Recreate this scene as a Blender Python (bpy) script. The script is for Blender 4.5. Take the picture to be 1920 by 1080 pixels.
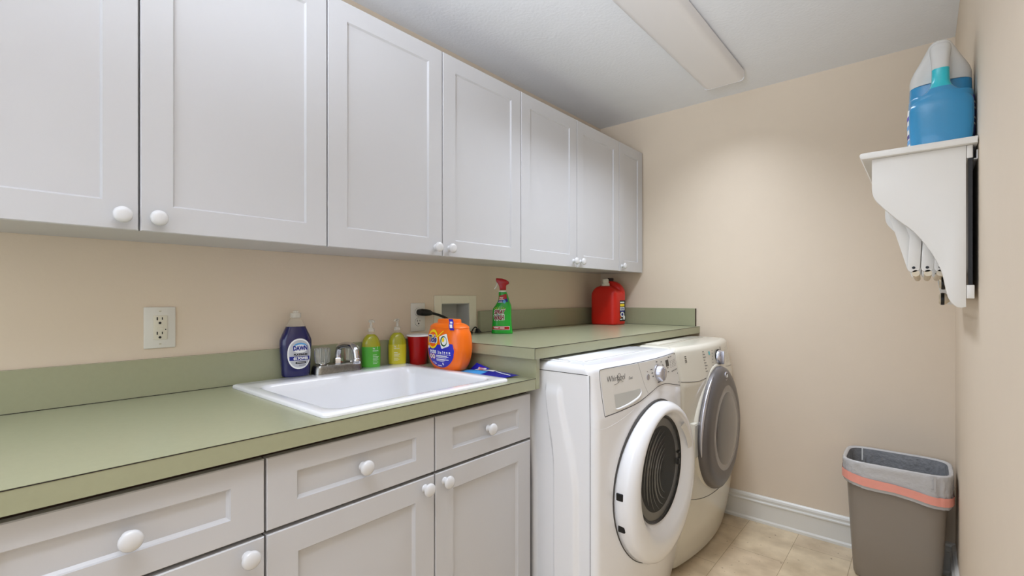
import bpy, bmesh, math, random
from mathutils import Vector, Matrix

random.seed(7)
S = bpy.context.scene
for o in list(bpy.data.objects):
    bpy.data.objects.remove(o, do_unlink=True)
C = S.collection
PI = math.pi

# ------------------------------------------------------------------ camera
CAM_H = 1.185
cd = bpy.data.cameras.new('camera')
cam = bpy.data.objects.new('camera', cd)
C.objects.link(cam)
cam.location = (0, 0, CAM_H)
cam.rotation_euler = (PI / 2, 0, math.radians(40.8))
cd.sensor_width = 36
cd.lens = 894 / 1920 * 36
cd.shift_y = 16 / 1920
cd.clip_start = 0.01
S.camera = cam

# ------------------------------------------------------------------ world, light, exposure
w = bpy.data.worlds.new('world')
S.world = w
w.use_nodes = True
bg = w.node_tree.nodes['Background']
bg.inputs[0].default_value = (0.9, 0.985, 1.12, 1)
bg.inputs[1].default_value = 0.85


def area(name, loc, target, sx, sy, power, col, spread=180):
    l = bpy.data.lights.new(name, 'AREA')
    l.shape = 'RECTANGLE'
    l.size, l.size_y, l.energy, l.color = sx, sy, power, col
    l.spread = math.radians(spread)
    o = bpy.data.objects.new(name, l)
    C.objects.link(o)
    o.location = loc
    d = Vector(target) - Vector(loc)
    o.rotation_euler = d.to_track_quat('-Z', 'Y').to_euler()
    return o


# fill light added at the open room end, standing in for daylight
area('rear_fill', (-0.75, -1.25, 1.45), (-0.75, 2.0, 1.25), 1.5, 1.6, 9.5, (0.9, 0.985, 1.15))
# unseen overhead fill added just behind the camera, no fixture there
area('overhead_fill', (-0.40, -0.15, 2.24), (-0.40, -0.149, 0), 0.3, 1.2, 5.2, (0.9, 0.985, 1.15), 112)
# unseen fill added behind the camera, aimed up to brighten the ceiling
area('ceiling_bounce_fill', (-0.25, -0.75, 1.35), (-0.55, 0.3, 2.28), 0.4, 0.4, 13, (0.9, 0.985, 1.15), 70)

S.view_settings.view_transform = 'Standard'
S.view_settings.look = 'None'
S.view_settings.gamma = 1
S.view_settings.exposure = 0.0
S.view_settings.use_curve_mapping = False


# ------------------------------------------------------------------ materials
def lin(c):
    return tuple(((v / 255) / 12.92 if v / 255 <= 0.04045 else ((v / 255 + 0.055) / 1.055) ** 2.4) for v in c)


MATS = {}


def mat(name, rgb, rough=0.45, metal=0.0, noise=0.03, nscale=12, bump=0.0, bscale=200, trans=0.0, alpha=1.0,
        emit=0.0, ior=1.45, coat=0.0, spec=0.5):
    m = bpy.data.materials.new(name)
    m.use_nodes = True
    nt = m.node_tree
    N, L = nt.nodes, nt.links
    p = N['Principled BSDF']
    c = lin(rgb)
    tc = N.new('ShaderNodeTexCoord')
    if noise:
        nz = N.new('ShaderNodeTexNoise')
        nz.inputs['Scale'].default_value = nscale
        nz.inputs['Detail'].default_value = 3
        L.new(tc.outputs['Object'], nz.inputs['Vector'])
        mx = N.new('ShaderNodeMix')
        mx.data_type = 'RGBA'
        mx.inputs['A'].default_value = (*[v * (1 - noise) for v in c], 1)
        mx.inputs['B'].default_value = (*[min(1, v * (1 + noise)) for v in c], 1)
        L.new(nz.outputs['Fac'], mx.inputs['Factor'])
        L.new(mx.outputs['Result'], p.inputs['Base Color'])
    else:
        p.inputs['Base Color'].default_value = (*c, 1)
    p.inputs['Roughness'].default_value = rough
    p.inputs['Metallic'].default_value = metal
    p.inputs['IOR'].default_value = ior
    p.inputs['Transmission Weight'].default_value = trans
    p.inputs['Alpha'].default_value = alpha
    p.inputs['Coat Weight'].default_value = coat
    p.inputs['Specular IOR Level'].default_value = spec
    if emit:
        p.inputs['Emission Color'].default_value = (*c, 1)
        p.inputs['Emission Strength'].default_value = emit
    if bump:
        bn = N.new('ShaderNodeTexNoise')
        bn.inputs['Scale'].default_value = bscale
        bn.inputs['Detail'].default_value = 4
        L.new(tc.outputs['Object'], bn.inputs['Vector'])
        b = N.new('ShaderNodeBump')
        b.inputs['Strength'].default_value = bump
        b.inputs['Distance'].default_value = 0.004
        L.new(bn.outputs['Fac'], b.inputs['Height'])
        L.new(b.outputs['Normal'], p.inputs['Normal'])
    MATS[name] = m
    return m


M_wall = mat('wall_paint', (227, 211, 189), 0.65, noise=0.015, bump=0.06, bscale=160)
M_ceil = mat('ceiling_texture', (234, 235, 236), 0.8, noise=0.02, bump=0.32, bscale=85)
M_white = mat('cabinet_white', (201, 200, 200), 0.32, noise=0.012, nscale=6)
M_base = mat('cabinet_interior', (205, 200, 190), 0.5)
M_trim = mat('trim_white', (228, 226, 218), 0.3, noise=0.015)
M_knob = mat('knob_white', (216, 215, 214), 0.15, noise=0, coat=0.4)
M_green = mat('laminate_sage', (160, 161, 130), 0.25, noise=0.03, nscale=90, spec=0.75)
M_dark = mat('dark_seam', (38, 32, 24), 0.7, noise=0)
M_gap = mat('dark_gap', (60, 42, 30), 0.8, noise=0)
M_sink = mat('sink_white', (240, 240, 241), 0.12, noise=0, coat=0.5)
M_chrome = mat('chrome', (205, 205, 208), 0.08, metal=1, noise=0)
M_chromeworn = mat('chrome_worn', (150, 148, 142), 0.28, metal=1, noise=0.35, nscale=160)
M_acryl = mat('clear_acrylic', (236, 236, 228), 0.04, noise=0, trans=0.85, ior=1.49)
M_app = mat('appliance_white', (242, 242, 243), 0.2, noise=0, coat=0.3)
M_panel = mat('appliance_panel', (226, 223, 216), 0.3, noise=0)
M_dapp = mat('dryer_warm_lit', (220, 215, 200), 0.22, noise=0, coat=0.3)  # off-white warmed to put the dryer's different lighting into its base colour
M_seam = mat('appliance_seam', (70, 68, 66), 0.6, noise=0)
M_print = mat('grey_print', (74, 72, 72), 0.5, noise=0)
M_black = mat('black_plastic', (14, 14, 14), 0.35, noise=0)
M_dgrey = mat('dryer_door_grey', (108, 104, 103), 0.35, metal=0.3, noise=0)
M_win = mat('dryer_window', (74, 73, 73), 0.12, noise=0.05, coat=0.6)
M_win2 = mat('dryer_window_rim', (158, 155, 153), 0.25, noise=0.04)
M_silver = mat('silver', (196, 196, 204), 0.22, metal=0.85, noise=0)
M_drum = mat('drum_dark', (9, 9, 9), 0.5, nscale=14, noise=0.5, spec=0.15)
M_drumlight = mat('drum_steel', (120, 118, 112), 0.3, metal=0.7, noise=0.2)
M_glass = mat('door_glass', (200, 205, 205), 0.03, noise=0, alpha=0.07, coat=0.5)
M_can = mat('bin_taupe', (146, 136, 124), 0.4, noise=0.02, bump=0.05, bscale=400)
M_bag = mat('bag_plastic', (196, 194, 192), 0.22, noise=0.05, nscale=30, bump=0.5, bscale=70)
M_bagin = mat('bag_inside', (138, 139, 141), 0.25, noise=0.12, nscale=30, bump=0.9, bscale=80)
M_coral = mat('drawstring_coral', (244, 164, 146), 0.35, noise=0.06, nscale=40)
M_plate = mat('outlet_plate', (228, 225, 215), 0.35, noise=0)
M_ivory = mat('outlet_ivory', (226, 221, 202), 0.3, noise=0)
M_boxp = mat('wallbox_plastic', (236, 230, 208), 0.4, noise=0)
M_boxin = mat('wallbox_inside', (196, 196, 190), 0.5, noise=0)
M_diff = mat('light_diffuser', (222, 218, 214), 0.35, noise=0, emit=0.06)
M_fixt = mat('light_housing', (215, 213, 210), 0.5, noise=0)
M_navy = mat('blue_liquid', (9, 11, 78), 0.1, noise=0.15, nscale=18, coat=0.6)
M_clear = mat('clear_plastic', (226, 216, 194), 0.08, noise=0, alpha=0.22)
M_pump = mat('pump_clear', (228, 226, 214), 0.15, noise=0, alpha=0.42)
M_foil = mat('label_silver', (196, 198, 204), 0.35, metal=0.35, noise=0.12, nscale=25)
M_lblue = mat('label_blue', (24, 34, 130), 0.4, noise=0)
M_lsky = mat('label_sky', (90, 160, 214), 0.4, noise=0)
M_lwhite = mat('label_white', (240, 240, 236), 0.4, noise=0)
M_lblack = mat('label_black', (20, 20, 26), 0.4, noise=0)
M_olive = mat('soap_olive', (166, 164, 28), 0.12, noise=0.06, coat=0.5)
M_lgreen = mat('soap_label_green', (84, 174, 58), 0.25, noise=0.1, nscale=30)
M_lyel = mat('soap_label_yellow', (202, 190, 44), 0.25, noise=0.05)
M_red = mat('cup_red', (170, 10, 14), 0.3, noise=0.04)
M_orange = mat('tub_orange', (246, 112, 10), 0.28, noise=0.02, coat=0.2)
M_yellow = mat('label_yellow', (252, 220, 20), 0.35, noise=0)
M_lorange = mat('label_orange', (240, 100, 24), 0.35, noise=0)
M_royal = mat('label_royal', (40, 40, 178), 0.35, noise=0)
M_lgrn = mat('label_darkgreen', (24, 84, 44), 0.35, noise=0)
M_sgreen = mat('spray_green', (24, 158, 44), 0.25, noise=0.03, coat=0.2)
M_sred = mat('spray_red', (170, 14, 20), 0.3, noise=0)
M_dred = mat('label_darkred', (120, 8, 20), 0.4, noise=0)
M_jred = mat('jug_red', (204, 32, 18), 0.35, noise=0.03)
M_jcap = mat('jug_cap', (226, 220, 204), 0.35, noise=0)
M_jblk = mat('jug_black', (40, 10, 10), 0.4, noise=0)
M_cyan = mat('pouch_cyan', (60, 150, 214), 0.25, noise=0.1, nscale=60)
M_pouch = mat('pouch_blue', (26, 26, 140), 0.22, noise=0.1, nscale=40)
M_blue = mat('blue_fluid', (52, 140, 186), 0.18, noise=0.04, nscale=8, coat=0.4)
M_teal = mat('blue_fluid_thin', (38, 186, 198), 0.18, noise=0.04, coat=0.4)
M_milk = mat('milky_plastic', (226, 224, 218), 0.25, noise=0.02, alpha=0.8)
M_shelf = mat('shelf_white', (232, 229, 222), 0.3, noise=0.012)
M_wood = mat('dowel_cream', (222, 208, 182), 0.4, noise=0.05)


def floor_mat():
    m = bpy.data.materials.new('travertine_tile')
    m.use_nodes = True
    nt = m.node_tree
    N, L = nt.nodes, nt.links
    p = N['Principled BSDF']
    tc = N.new('ShaderNodeTexCoord')
    mp = N.new('ShaderNodeMapping')
    mp.inputs['Rotation'].default_value = (0, 0, PI / 2)
    mp.inputs['Location'].default_value = (-0.0595, 0.0185, 0)
    L.new(tc.outputs['Object'], mp.inputs['Vector'])
    br = N.new('ShaderNodeTexBrick')
    br.offset = 0.5
    br.inputs['Scale'].default_value = 1
    br.inputs['Mortar Size'].default_value = 0.0013
    br.inputs['Mortar Smooth'].default_value = 0.3
    br.inputs['Brick Width'].default_value = 0.41
    br.inputs['Row Height'].default_value = 0.2265
    br.inputs['Color1'].default_value = (*lin((226, 208, 176)), 1)
    br.inputs['Color2'].default_value = (*lin((220, 200, 170)), 1)
    br.inputs['Mortar'].default_value = (*lin((172, 150, 116)), 1)
    L.new(mp.outputs['Vector'], br.inputs['Vector'])
    n1 = N.new('ShaderNodeTexNoise')
    n1.inputs['Scale'].default_value = 9
    n1.inputs['Detail'].default_value = 8
    L.new(tc.outputs['Object'], n1.inputs['Vector'])
    cr = N.new('ShaderNodeValToRGB')
    cr.color_ramp.elements[0].position = 0.3
    cr.color_ramp.elements[0].color = (0.72, 0.68, 0.62, 1)
    cr.color_ramp.elements[1].position = 0.68
    cr.color_ramp.elements[1].color = (1.05, 1.05, 1.04, 1)
    L.new(n1.outputs['Fac'], cr.inputs['Fac'])
    mu = N.new('ShaderNodeMix')
    mu.data_type = 'RGBA'
    mu.blend_type = 'MULTIPLY'
    mu.inputs['Factor'].default_value = 1
    L.new(br.outputs['Color'], mu.inputs['A'])
    L.new(cr.outputs['Color'], mu.inputs['B'])
    n2 = N.new('ShaderNodeTexNoise')
    n2.inputs['Scale'].default_value = 55
    n2.inputs['Detail'].default_value = 2
    L.new(tc.outputs['Object'], n2.inputs['Vector'])
    c2 = N.new('ShaderNodeValToRGB')
    c2.color_ramp.elements[0].position = 0.27
    c2.color_ramp.elements[0].color = (0.35, 0.28, 0.2, 1)
    c2.color_ramp.elements[1].position = 0.31
    c2.color_ramp.elements[1].color = (1, 1, 1, 1)
    L.new(n2.outputs['Fac'], c2.inputs['Fac'])
    m2 = N.new('ShaderNodeMix')
    m2.data_type = 'RGBA'
    m2.blend_type = 'MULTIPLY'
    m2.inputs['Factor'].default_value = 0.8
    L.new(mu.outputs['Result'], m2.inputs['A'])
    L.new(c2.outputs['Color'], m2.inputs['B'])
    L.new(m2.outputs['Result'], p.inputs['Base Color'])
    p.inputs['Roughness'].default_value = 0.4
    return m


M_floor = floor_mat()


# ------------------------------------------------------------------ mesh builder
class MB:
    def __init__(s):
        s.v, s.f, s.m, s.mats = [], [], [], []

    def mi(s, m):
        if m not in s.mats:
            s.mats.append(m)
        return s.mats.index(m)

    def add(s, vs, fs, m):
        o = len(s.v)
        k = s.mi(m)
        s.v += [tuple(v) for v in vs]
        for f in fs:
            s.f.append(tuple(i + o for i in f))
            s.m.append(k)
        return s

    def box(s, x0, x1, y0, y1, z0, z1, m, bev=0.0, seg=2):
        if x0 > x1: x0, x1 = x1, x0
        if y0 > y1: y0, y1 = y1, y0
        if z0 > z1: z0, z1 = z1, z0
        bm = bmesh.new()
        vs = [bm.verts.new((x, y, z)) for x in (x0, x1) for y in (y0, y1) for z in (z0, z1)]
        for q in ((0, 1, 3, 2), (4, 6, 7, 5), (0, 4, 5, 1), (2, 3, 7, 6), (0, 2, 6, 4), (1, 5, 7, 3)):
            bm.faces.new([vs[i] for i in q])
        if bev:
            bmesh.ops.bevel(bm, geom=list(bm.edges), offset=bev, segments=seg, profile=0.5, affect='EDGES')
        return s.bm(bm, m)

    def bm(s, bm, m):
        bm.verts.ensure_lookup_table()
        bm.verts.index_update()
        s.add([v.co[:] for v in bm.verts], [[v.index for v in f.verts] for f in bm.faces], m)
        bm.free()
        return s

    def rings(s, rs, m, cap0=True, cap1=True, closed=True):
        """rs: list of rings (equal length). m may be a material or function(k)->material"""
        n = len(rs[0])
        o = len(s.v)
        for r in rs:
            s.v += [tuple(p) for p in r]
        for k in range(len(rs) - 1):
            mk = s.mi(m(k) if callable(m) else m)
            for i in range(n if closed else n - 1):
                j = (i + 1) % n
                s.f.append((o + k * n + i, o + k * n + j, o + (k + 1) * n + j, o + (k + 1) * n + i))
                s.m.append(mk)
        if cap0:
            s.f.append(tuple(o + i for i in reversed(range(n))))
            s.m.append(s.mi(m(0) if callable(m) else m))
        if cap1:
            b = o + (len(rs) - 1) * n
            s.f.append(tuple(b + i for i in range(n)))
            s.m.append(s.mi(m(len(rs) - 2) if callable(m) else m))
        return s

    def lathe(s, prof, m, c=(0, 0, 0), axis='z', n=32, sy=1.0, cap0=True, cap1=True):
        """prof: (radius, height) pairs"""
        rs = []
        for r, h in prof:
            ring = []
            for i in range(n):
                a = 2 * PI * i / n
                p, q = r * math.cos(a), r * sy * math.sin(a)
                if axis == 'z':
                    ring.append((c[0] + p, c[1] + q, c[2] + h))
                elif axis == 'x':
                    ring.append((c[0] + h, c[1] + p, c[2] + q))
                else:
                    ring.append((c[0] + q, c[1] + h, c[2] + p))
            rs.append(ring)
        return s.rings(rs, m, cap0, cap1)

    def tube(s, pts, r, m, n=8, cap=True):
        pts = [Vector(p) for p in pts]
        rs = []
        up = Vector((0.123, 0.231, 0.967))
        for i, p in enumerate(pts):
            d = (pts[min(i + 1, len(pts) - 1)] - pts[max(i - 1, 0)]).normalized()
            a = d.cross(up)
            if a.length < 1e-3:
                a = d.cross(Vector((1, 0, 0)))
            a.normalize()
            b = d.cross(a).normalized()
            rr = r[i] if isinstance(r, (list, tuple)) else r
            rs.append([p + a * rr * math.cos(2 * PI * k / n) + b * rr * math.sin(2 * PI * k / n) for k in range(n)])
        return s.rings(rs, m, cap, cap)

    def prism(s, poly, ax, a0, a1, m, bev=0.0):
        """poly in the two other axes order (x,y,z minus ax); extruded a0..a1"""
        def P(p, a):
            return (a, p[0], p[1]) if ax == 'x' else (p[0], a, p[1]) if ax == 'y' else (p[0], p[1], a)
        bm = bmesh.new()
        A = [bm.verts.new(P(p, a0)) for p in poly]
        B = [bm.verts.new(P(p, a1)) for p in poly]
        n = len(poly)
        bm.faces.new(A)
        bm.faces.new(list(reversed(B)))
        side = []
        for i in range(n):
            bm.faces.new((A[i], B[i], B[(i + 1) % n], A[(i + 1) % n]))
        bmesh.ops.recalc_face_normals(bm, faces=list(bm.faces))
        if bev:
            rim = [e for e in bm.edges if (e.verts[0] in A and e.verts[1] in A) or (e.verts[0] in B and e.verts[1] in B)]
            bmesh.ops.bevel(bm, geom=rim, offset=bev, segments=2, profile=0.5, affect='EDGES')
        return s.bm(bm, m)

    def grid(s, fn, u0, u1, nu, v0, v1, nv, m):
        vs, fs = [], []
        for j in range(nv + 1):
            for i in range(nu + 1):
                vs.append(fn(u0 + (u1 - u0) * i / nu, v0 + (v1 - v0) * j / nv))
        for j in range(nv):
            for i in range(nu):
                a = j * (nu + 1) + i
                fs.append((a, a + 1, a + nu + 2, a + nu + 1))
        return s.add(vs, fs, m)

    def disc(s, fn, cx, cz, rx, rz, m, r0=0.0, n=36, k=4, rot=0.0, sup=2.0):
        """polar patch mapped by fn(x,z); r0: inner fraction"""
        vs, fs = [], []
        for j in range(k + 1):
            f = r0 + (1 - r0) * j / k
            for i in range(n):
                a = 2 * PI * i / n
                ca, sa = math.cos(a), math.sin(a)
                x = f * rx * math.copysign(abs(ca) ** (2 / sup), ca)
                z = f * rz * math.copysign(abs(sa) ** (2 / sup), sa)
                vs.append(fn(cx + x * math.cos(rot) - z * math.sin(rot), cz + x * math.sin(rot) + z * math.cos(rot)))
        for j in range(k):
            for i in range(n):
                i2 = (i + 1) % n
                fs.append((j * n + i, (j + 1) * n + i, (j + 1) * n + i2, j * n + i2))
        return s.add(vs, fs, m)

    def text(s, fn, txt, cx, cz, wd, ht, m, bold=0.0, shear=0.0, rot=0.0):
        vs, fs = text_mesh(txt, bold, shear)
        out = []
        for x, z in vs:
            x, z = x * wd, z * ht
            out.append(fn(cx + x * math.cos(rot) - z * math.sin(rot), cz + x * math.sin(rot) + z * math.cos(rot)))
        return s.add(out, fs, m)

    def build(s, name, parent=None, smooth=35, local=False):
        me = bpy.data.meshes.new(name)
        off = Vector((0, 0, 0))
        if parent is not None and not local:
            p = parent
            while p is not None:
                off = off + Vector(p.location)
                p = p.parent
        me.from_pydata([tuple(Vector(v) - off) for v in s.v], [], s.f)
        for m in s.mats:
            me.materials.append(m)
        me.polygons.foreach_set('material_index', s.m)
        bm = bmesh.new()
        bm.from_mesh(me)
        bmesh.ops.recalc_face_normals(bm, faces=list(bm.faces))
        bm.to_mesh(me)
        bm.free()
        if smooth:
            me.polygons.foreach_set('use_smooth', [True] * len(me.polygons))
            me.set_sharp_from_angle(angle=math.radians(smooth))
        me.update()
        o = bpy.data.objects.new(name, me)
        C.objects.link(o)
        if parent is not None:
            o.parent = parent
        return o


_tc = {}


def text_mesh(txt, bold, shear):
    key = (txt, bold, shear)
    if key in _tc:
        return _tc[key]
    cu = bpy.data.curves.new('lettering', 'FONT')
    cu.body = txt
    cu.size = 1
    cu.offset = bold
    cu.shear = shear
    cu.resolution_u = 3
    ob = bpy.data.objects.new('lettering', cu)
    C.objects.link(ob)
    dg = bpy.context.evaluated_depsgraph_get()
    dg.update()
    me = bpy.data.meshes.new_from_object(ob.evaluated_get(dg))
    vs = [(v.co.x, v.co.y) for v in me.vertices]
    fs = [tuple(p.vertices) for p in me.polygons]
    x0, x1 = min(v[0] for v in vs), max(v[0] for v in vs)
    y0, y1 = min(v[1] for v in vs), max(v[1] for v in vs)
    vs = [((x - (x0 + x1) / 2) / (x1 - x0), (y - (y0 + y1) / 2) / (y1 - y0)) for x, y in vs]
    bpy.data.objects.remove(ob, do_unlink=True)
    bpy.data.meshes.remove(me)
    bpy.data.curves.remove(cu)
    _tc[key] = (vs, fs)
    return _tc[key]


def tag(o, label, cat, group=None):
    o['label'] = label
    o['category'] = cat
    if group:
        o['group'] = group
    return o


def thing(name, loc, label, cat, rz=0.0, group=None):
    o = bpy.data.objects.new(name, None)
    o.empty_display_size = 0.05
    C.objects.link(o)
    o.location = loc
    o.rotation_euler = (0, 0, math.radians(rz))
    return tag(o, label, cat, group)


def struct(mb, name, label=None, parent=None, smooth=35):
    o = mb.build(name, parent, smooth)
    o['kind'] = 'structure'
    if label:
        o['label'] = label
    return o


def cr(pts, k=6):
    """Catmull-Rom through tuples"""
    out = []
    n = len(pts)
    for i in range(n - 1):
        p0, p1, p2, p3 = pts[max(i - 1, 0)], pts[i], pts[i + 1], pts[min(i + 2, n - 1)]
        for j in range(k):
            t = j / k
            out.append(tuple(0.5 * (2 * b + (c - a) * t + (2 * a - 5 * b + 4 * c - d) * t * t + (3 * b - a - 3 * c + d) * t ** 3)
                             for a, b, c, d in zip(p0, p1, p2, p3)))
    out.append(tuple(pts[-1]))
    return out


def interp(tab, z, k):
    if z <= tab[0][0]:
        return tab[0][k]
    for a, b in zip(tab, tab[1:]):
        if z <= b[0]:
            t = (z - a[0]) / max(1e-9, b[0] - a[0])
            return a[k] + (b[k] - a[k]) * t
    return tab[-1][k]


def sring(a, b, z, n=2.4, cx=0.0, cy=0.0, N=48):
    r = []
    for i in range(N):
        t = 2 * PI * i / N
        c, s_ = math.cos(t), math.sin(t)
        r.append((cx + a * math.copysign(abs(c) ** (2 / n), c), cy + b * math.copysign(abs(s_) ** (2 / n), s_), z))
    return r


def loft(mb, prof, m, n=2.4, N=48, cap0=True, cap1=True):
    """prof rows: (z, a, b[, cx[, cy]])"""
    rs = []
    for row in prof:
        cx = row[3] if len(row) > 3 else 0
        cy = row[4] if len(row) > 4 else 0
        rs.append(sring(row[1], row[2], row[0], n, cx, cy, N))
    return mb.rings(rs, m, cap0, cap1)


def front(prof, n=2.4, off=0.0006):
    """maps (x,z) onto the -Y side of a loft"""
    def fn(x, z):
        a, b = interp(prof, z, 1), interp(prof, z, 2)
        cx = interp(prof, z, 3) if len(prof[0]) > 3 else 0
        t = min(0.9995, abs((x - cx) / a))
        y = b * (1 - t ** n) ** (1 / n)
        return (x, -y - off, z)
    return fn


# ------------------------------------------------------------------ room
XW, XR, YF, YN, ZC = -1.609, 0.102, 2.756, -1.3, 2.286
BOX = (1.383, 1.558, 1.000, 1.157)      # hole of the recessed wall box (y0,y1,z0,z1)

mb = MB()
t = 0.12
hy0, hy1, hz0, hz1 = BOX
mb.box(XW - t, XW, YN, hy0, 0, ZC, M_wall)
mb.box(XW - t, XW, hy1, YF + t, 0, ZC, M_wall)
mb.box(XW - t, XW, hy0, hy1, 0, hz0, M_wall)
mb.box(XW - t, XW, hy0, hy1, hz1, ZC, M_wall)
struct(mb, 'wall_left', 'cream painted wall behind the cabinets and sink')
struct(MB().box(XW, XR + t, YF, YF + t, 0, ZC, M_wall), 'wall_far', 'cream painted end wall behind the dryer and bin')
struct(MB().box(XR, XR + t, YN, YF, 0, ZC, M_wall), 'wall_right', 'cream painted wall carrying the drying rack')
struct(MB().box(XW - t, XR + t, YN, YF + t, -0.1, 0, M_floor), 'floor', 'beige travertine tile floor')
struct(MB().box(XW - t, XR + t, YN, YF + t, ZC, ZC + 0.1, M_ceil), 'ceiling', 'white textured ceiling')

bb = [(0, 0), (0.020, 0), (0.020, 0.012), (0.015, 0.02), (0.015, 0.098), (0.019, 0.103), (0.019, 0.108), (0.012, 0.112),
      (0.012, 0.117), (0.014, 0.124), (0.011, 0.133), (0.005, 0.139), (0, 0.139)]
struct(MB().prism([(YF - p, z) for p, z in bb], 'x', XW, XR, M_trim), 'baseboard_far', 'white moulded skirting board along the end wall', smooth=25)
struct(MB().prism([(XR - p, z) for p, z in bb], 'y', YN, YF - 0.02, M_trim), 'baseboard_right', 'white moulded skirting board along the right wall', smooth=25)


# ------------------------------------------------------------------ cabinet pieces
def shaker(mb, y0, y1, z0, z1, xf, th, fl, fr, fb, ft, m, dep=0.008, slope=0.005):
    """door or drawer front facing +X with a recessed flat panel"""
    e = 0.002
    def R(a, b, c, d, x):
        return [(x, a, c), (x, b, c), (x, b, d), (x, a, d)]
    rs = [R(y0, y1, z0, z1, xf - th), R(y0, y1, z0, z1, xf - e), R(y0 + e, y1 - e, z0 + e, z1 - e, xf),
          R(y0 + fl, y1 - fr, z0 + fb, z1 - ft, xf),
          R(y0 + fl + 0.0015, y1 - fr - 0.0015, z0 + fb + 0.0015, z1 - ft - 0.0015, xf - dep * 0.45),
          R(y0 + fl + slope, y1 - fr - slope, z0 + fb + slope, z1 - ft - slope, xf - dep)]
    return mb.rings(rs, m, True, True)


def knob(parent, x, y, z, r=0.0175):
    p = [(0.0105, 0), (0.0085, 0.003), (0.0062, 0.010), (0.007, 0.014), (r * 0.8, 0.0165), (r, 0.0195), (r * 0.98, 0.0225),
         (r * 0.85, 0.0255), (r * 0.55, 0.0275), (r * 0.2, 0.0283)]
    return MB().lathe(p, M_knob, (x, y, z), 'x', 28).build('knob', parent, 50)


# upper cabinets ----------------------------------------------------
XD = -1.308
ZU0, ZU1 = 1.330, 2.066


def wall_cabinet(y0, y1, doors, label):
    r = thing('wall_cabinet', (XW, y0, ZU0), label, 'cabinet', group='white wall cabinets')
    b = MB()
    b.box(XW + 0.001, XD - 0.0205, y0 + 0.0008, y1 - 0.0008, ZU0 + 0.003, ZU1 - 0.003, M_white, 0.001, 1)
    b.build('body', r)
    for (a, c, side) in doors:
        d = shaker(MB(), a + 0.0018, c - 0.0018, ZU0, ZU1, XD, 0.0195, 0.0605, 0.0605, 0.060, 0.057, M_white, 0.0065, 0.004)
        d = d.build('door', r, 20)
        ky = c - 0.032 if side == 'r' else a + 0.032
        knob(d, XD, ky, ZU0 + 0.030)
    return r


wall_cabinet(-0.180, 0.697, [(-0.180, 0.259, 'r'), (0.259, 0.697, 'l')], 'white two-door wall cabinet nearest the viewer, above the wall outlet')
wall_cabinet(0.697, 1.575, [(0.697, 1.134, 'r'), (1.134, 1.575, 'l')], 'white two-door wall cabinet above the sink and soap bottles')
wall_cabinet(1.575, 2.447, [(1.575, 2.011, 'r'), (2.011, 2.447, 'l')], 'white two-door wall cabinet above the green spray bottle and washer')
wall_cabinet(2.447, 2.744, [(2.447, 2.744, 'l')], 'narrow single-door white wall cabinet in the far corner')

# base cabinets -----------------------------------------------------
XL = -0.995
ZD1, ZD0, ZP1 = 0.861, 0.7145, 0.7065


def base_cabinet(y0, y1, cols, label, left=True):
    r = thing('base_cabinet', (XW, y0, 0), label, 'cabinet', group='white base cabinets under the green worktop')
    b = MB()
    b.box(XW + 0.001, XL - 0.0375, y0, y0 + 0.018, 0.1, 0.874, M_base)
    b.box(XW + 0.001, XL - 0.0375, y1 - 0.018, y1, 0.1, 0.874, M_base)
    b.box(XW + 0.001, XL - 0.0205, y0 + 0.018, y1 - 0.018, 0.1, 0.118, M_base)
    b.box(XL - 0.0375, XL - 0.0205, y0, y1, 0.118, 0.874, M_gap)  # dark brown sheet stands in for shade in the gaps around the fronts
    b.box(XW + 0.001, XL - 0.075, y0, y1, 0, 0.1, M_white)
    b.build('body', r)
    for (a, c, side) in cols:
        d = shaker(MB(), a + 0.0022, c - 0.0022, ZD0, ZD1, XL, 0.0195, 0.061, 0.061, 0.045, 0.041, M_white, 0.0085, 0.006).build('drawer', r, 20)
        knob(d, XL, (a + c) / 2, (ZD0 + ZD1) / 2)
        d = shaker(MB(), a + 0.0022, c - 0.0022, 0.125, ZP1, XL, 0.0195, 0.063, 0.063, 0.06, 0.056, M_white, 0.0085, 0.006).build('door', r, 20)
        ky = c - 0.034 if side == 'r' else a + 0.034
        knob(d, XL, ky, ZP1 - 0.027)
    return r


base_cabinet(-0.040, 0.3995, [(-0.036, 0.3995, 'r')], 'white base cabinet nearest the viewer, left of the sink cabinet')
base_cabinet(0.3995, 1.2505, [(0.3995, 0.836, 'r'), (0.836, 1.2665 - 0.017, 'l')], 'white sink base cabinet with two drawer fronts and two doors')

# main worktop --------------------------------------------------------
XB = XW + 0.018
XC = -0.9755
YE = 1.2505
r = thing('worktop', (XW, -0.3, 0.876), 'long sage green laminate worktop holding the sink', 'countertop')
b = MB()
sx0, sx1, sy0, sy1 = -1.535, -1.025, 0.55, 1.122
b.box(XB, sx0, -0.3, YE, 0.8765, 0.914, M_green)
b.box(sx1, XC, -0.3, YE, 0.8765, 0.914, M_green)
b.box(sx0, sx1, -0.3, sy0, 0.8765, 0.914, M_green)
b.box(sx0, sx1, sy1, YE, 0.8765, 0.914, M_green)
b.build('slab', r)
b = MB().box(XC, XC + 0.0006, -0.3, YE, 0.9118, 0.9134, M_dark)
b.build('laminate_seam', r)
b = MB().box(XW + 0.0005, XB - 0.0003, -0.3, YE, 0.8765, 1.0145, M_green, 0.001, 1)
o_ = tag(b.build('backsplash'), 'long sage green backsplash strip behind the sink', 'backsplash')
MB().box(XB - 0.0003, XB + 0.001, -0.3, YE, 0.9142, 0.9154, M_dark).build('joint_line', o_)

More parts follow.
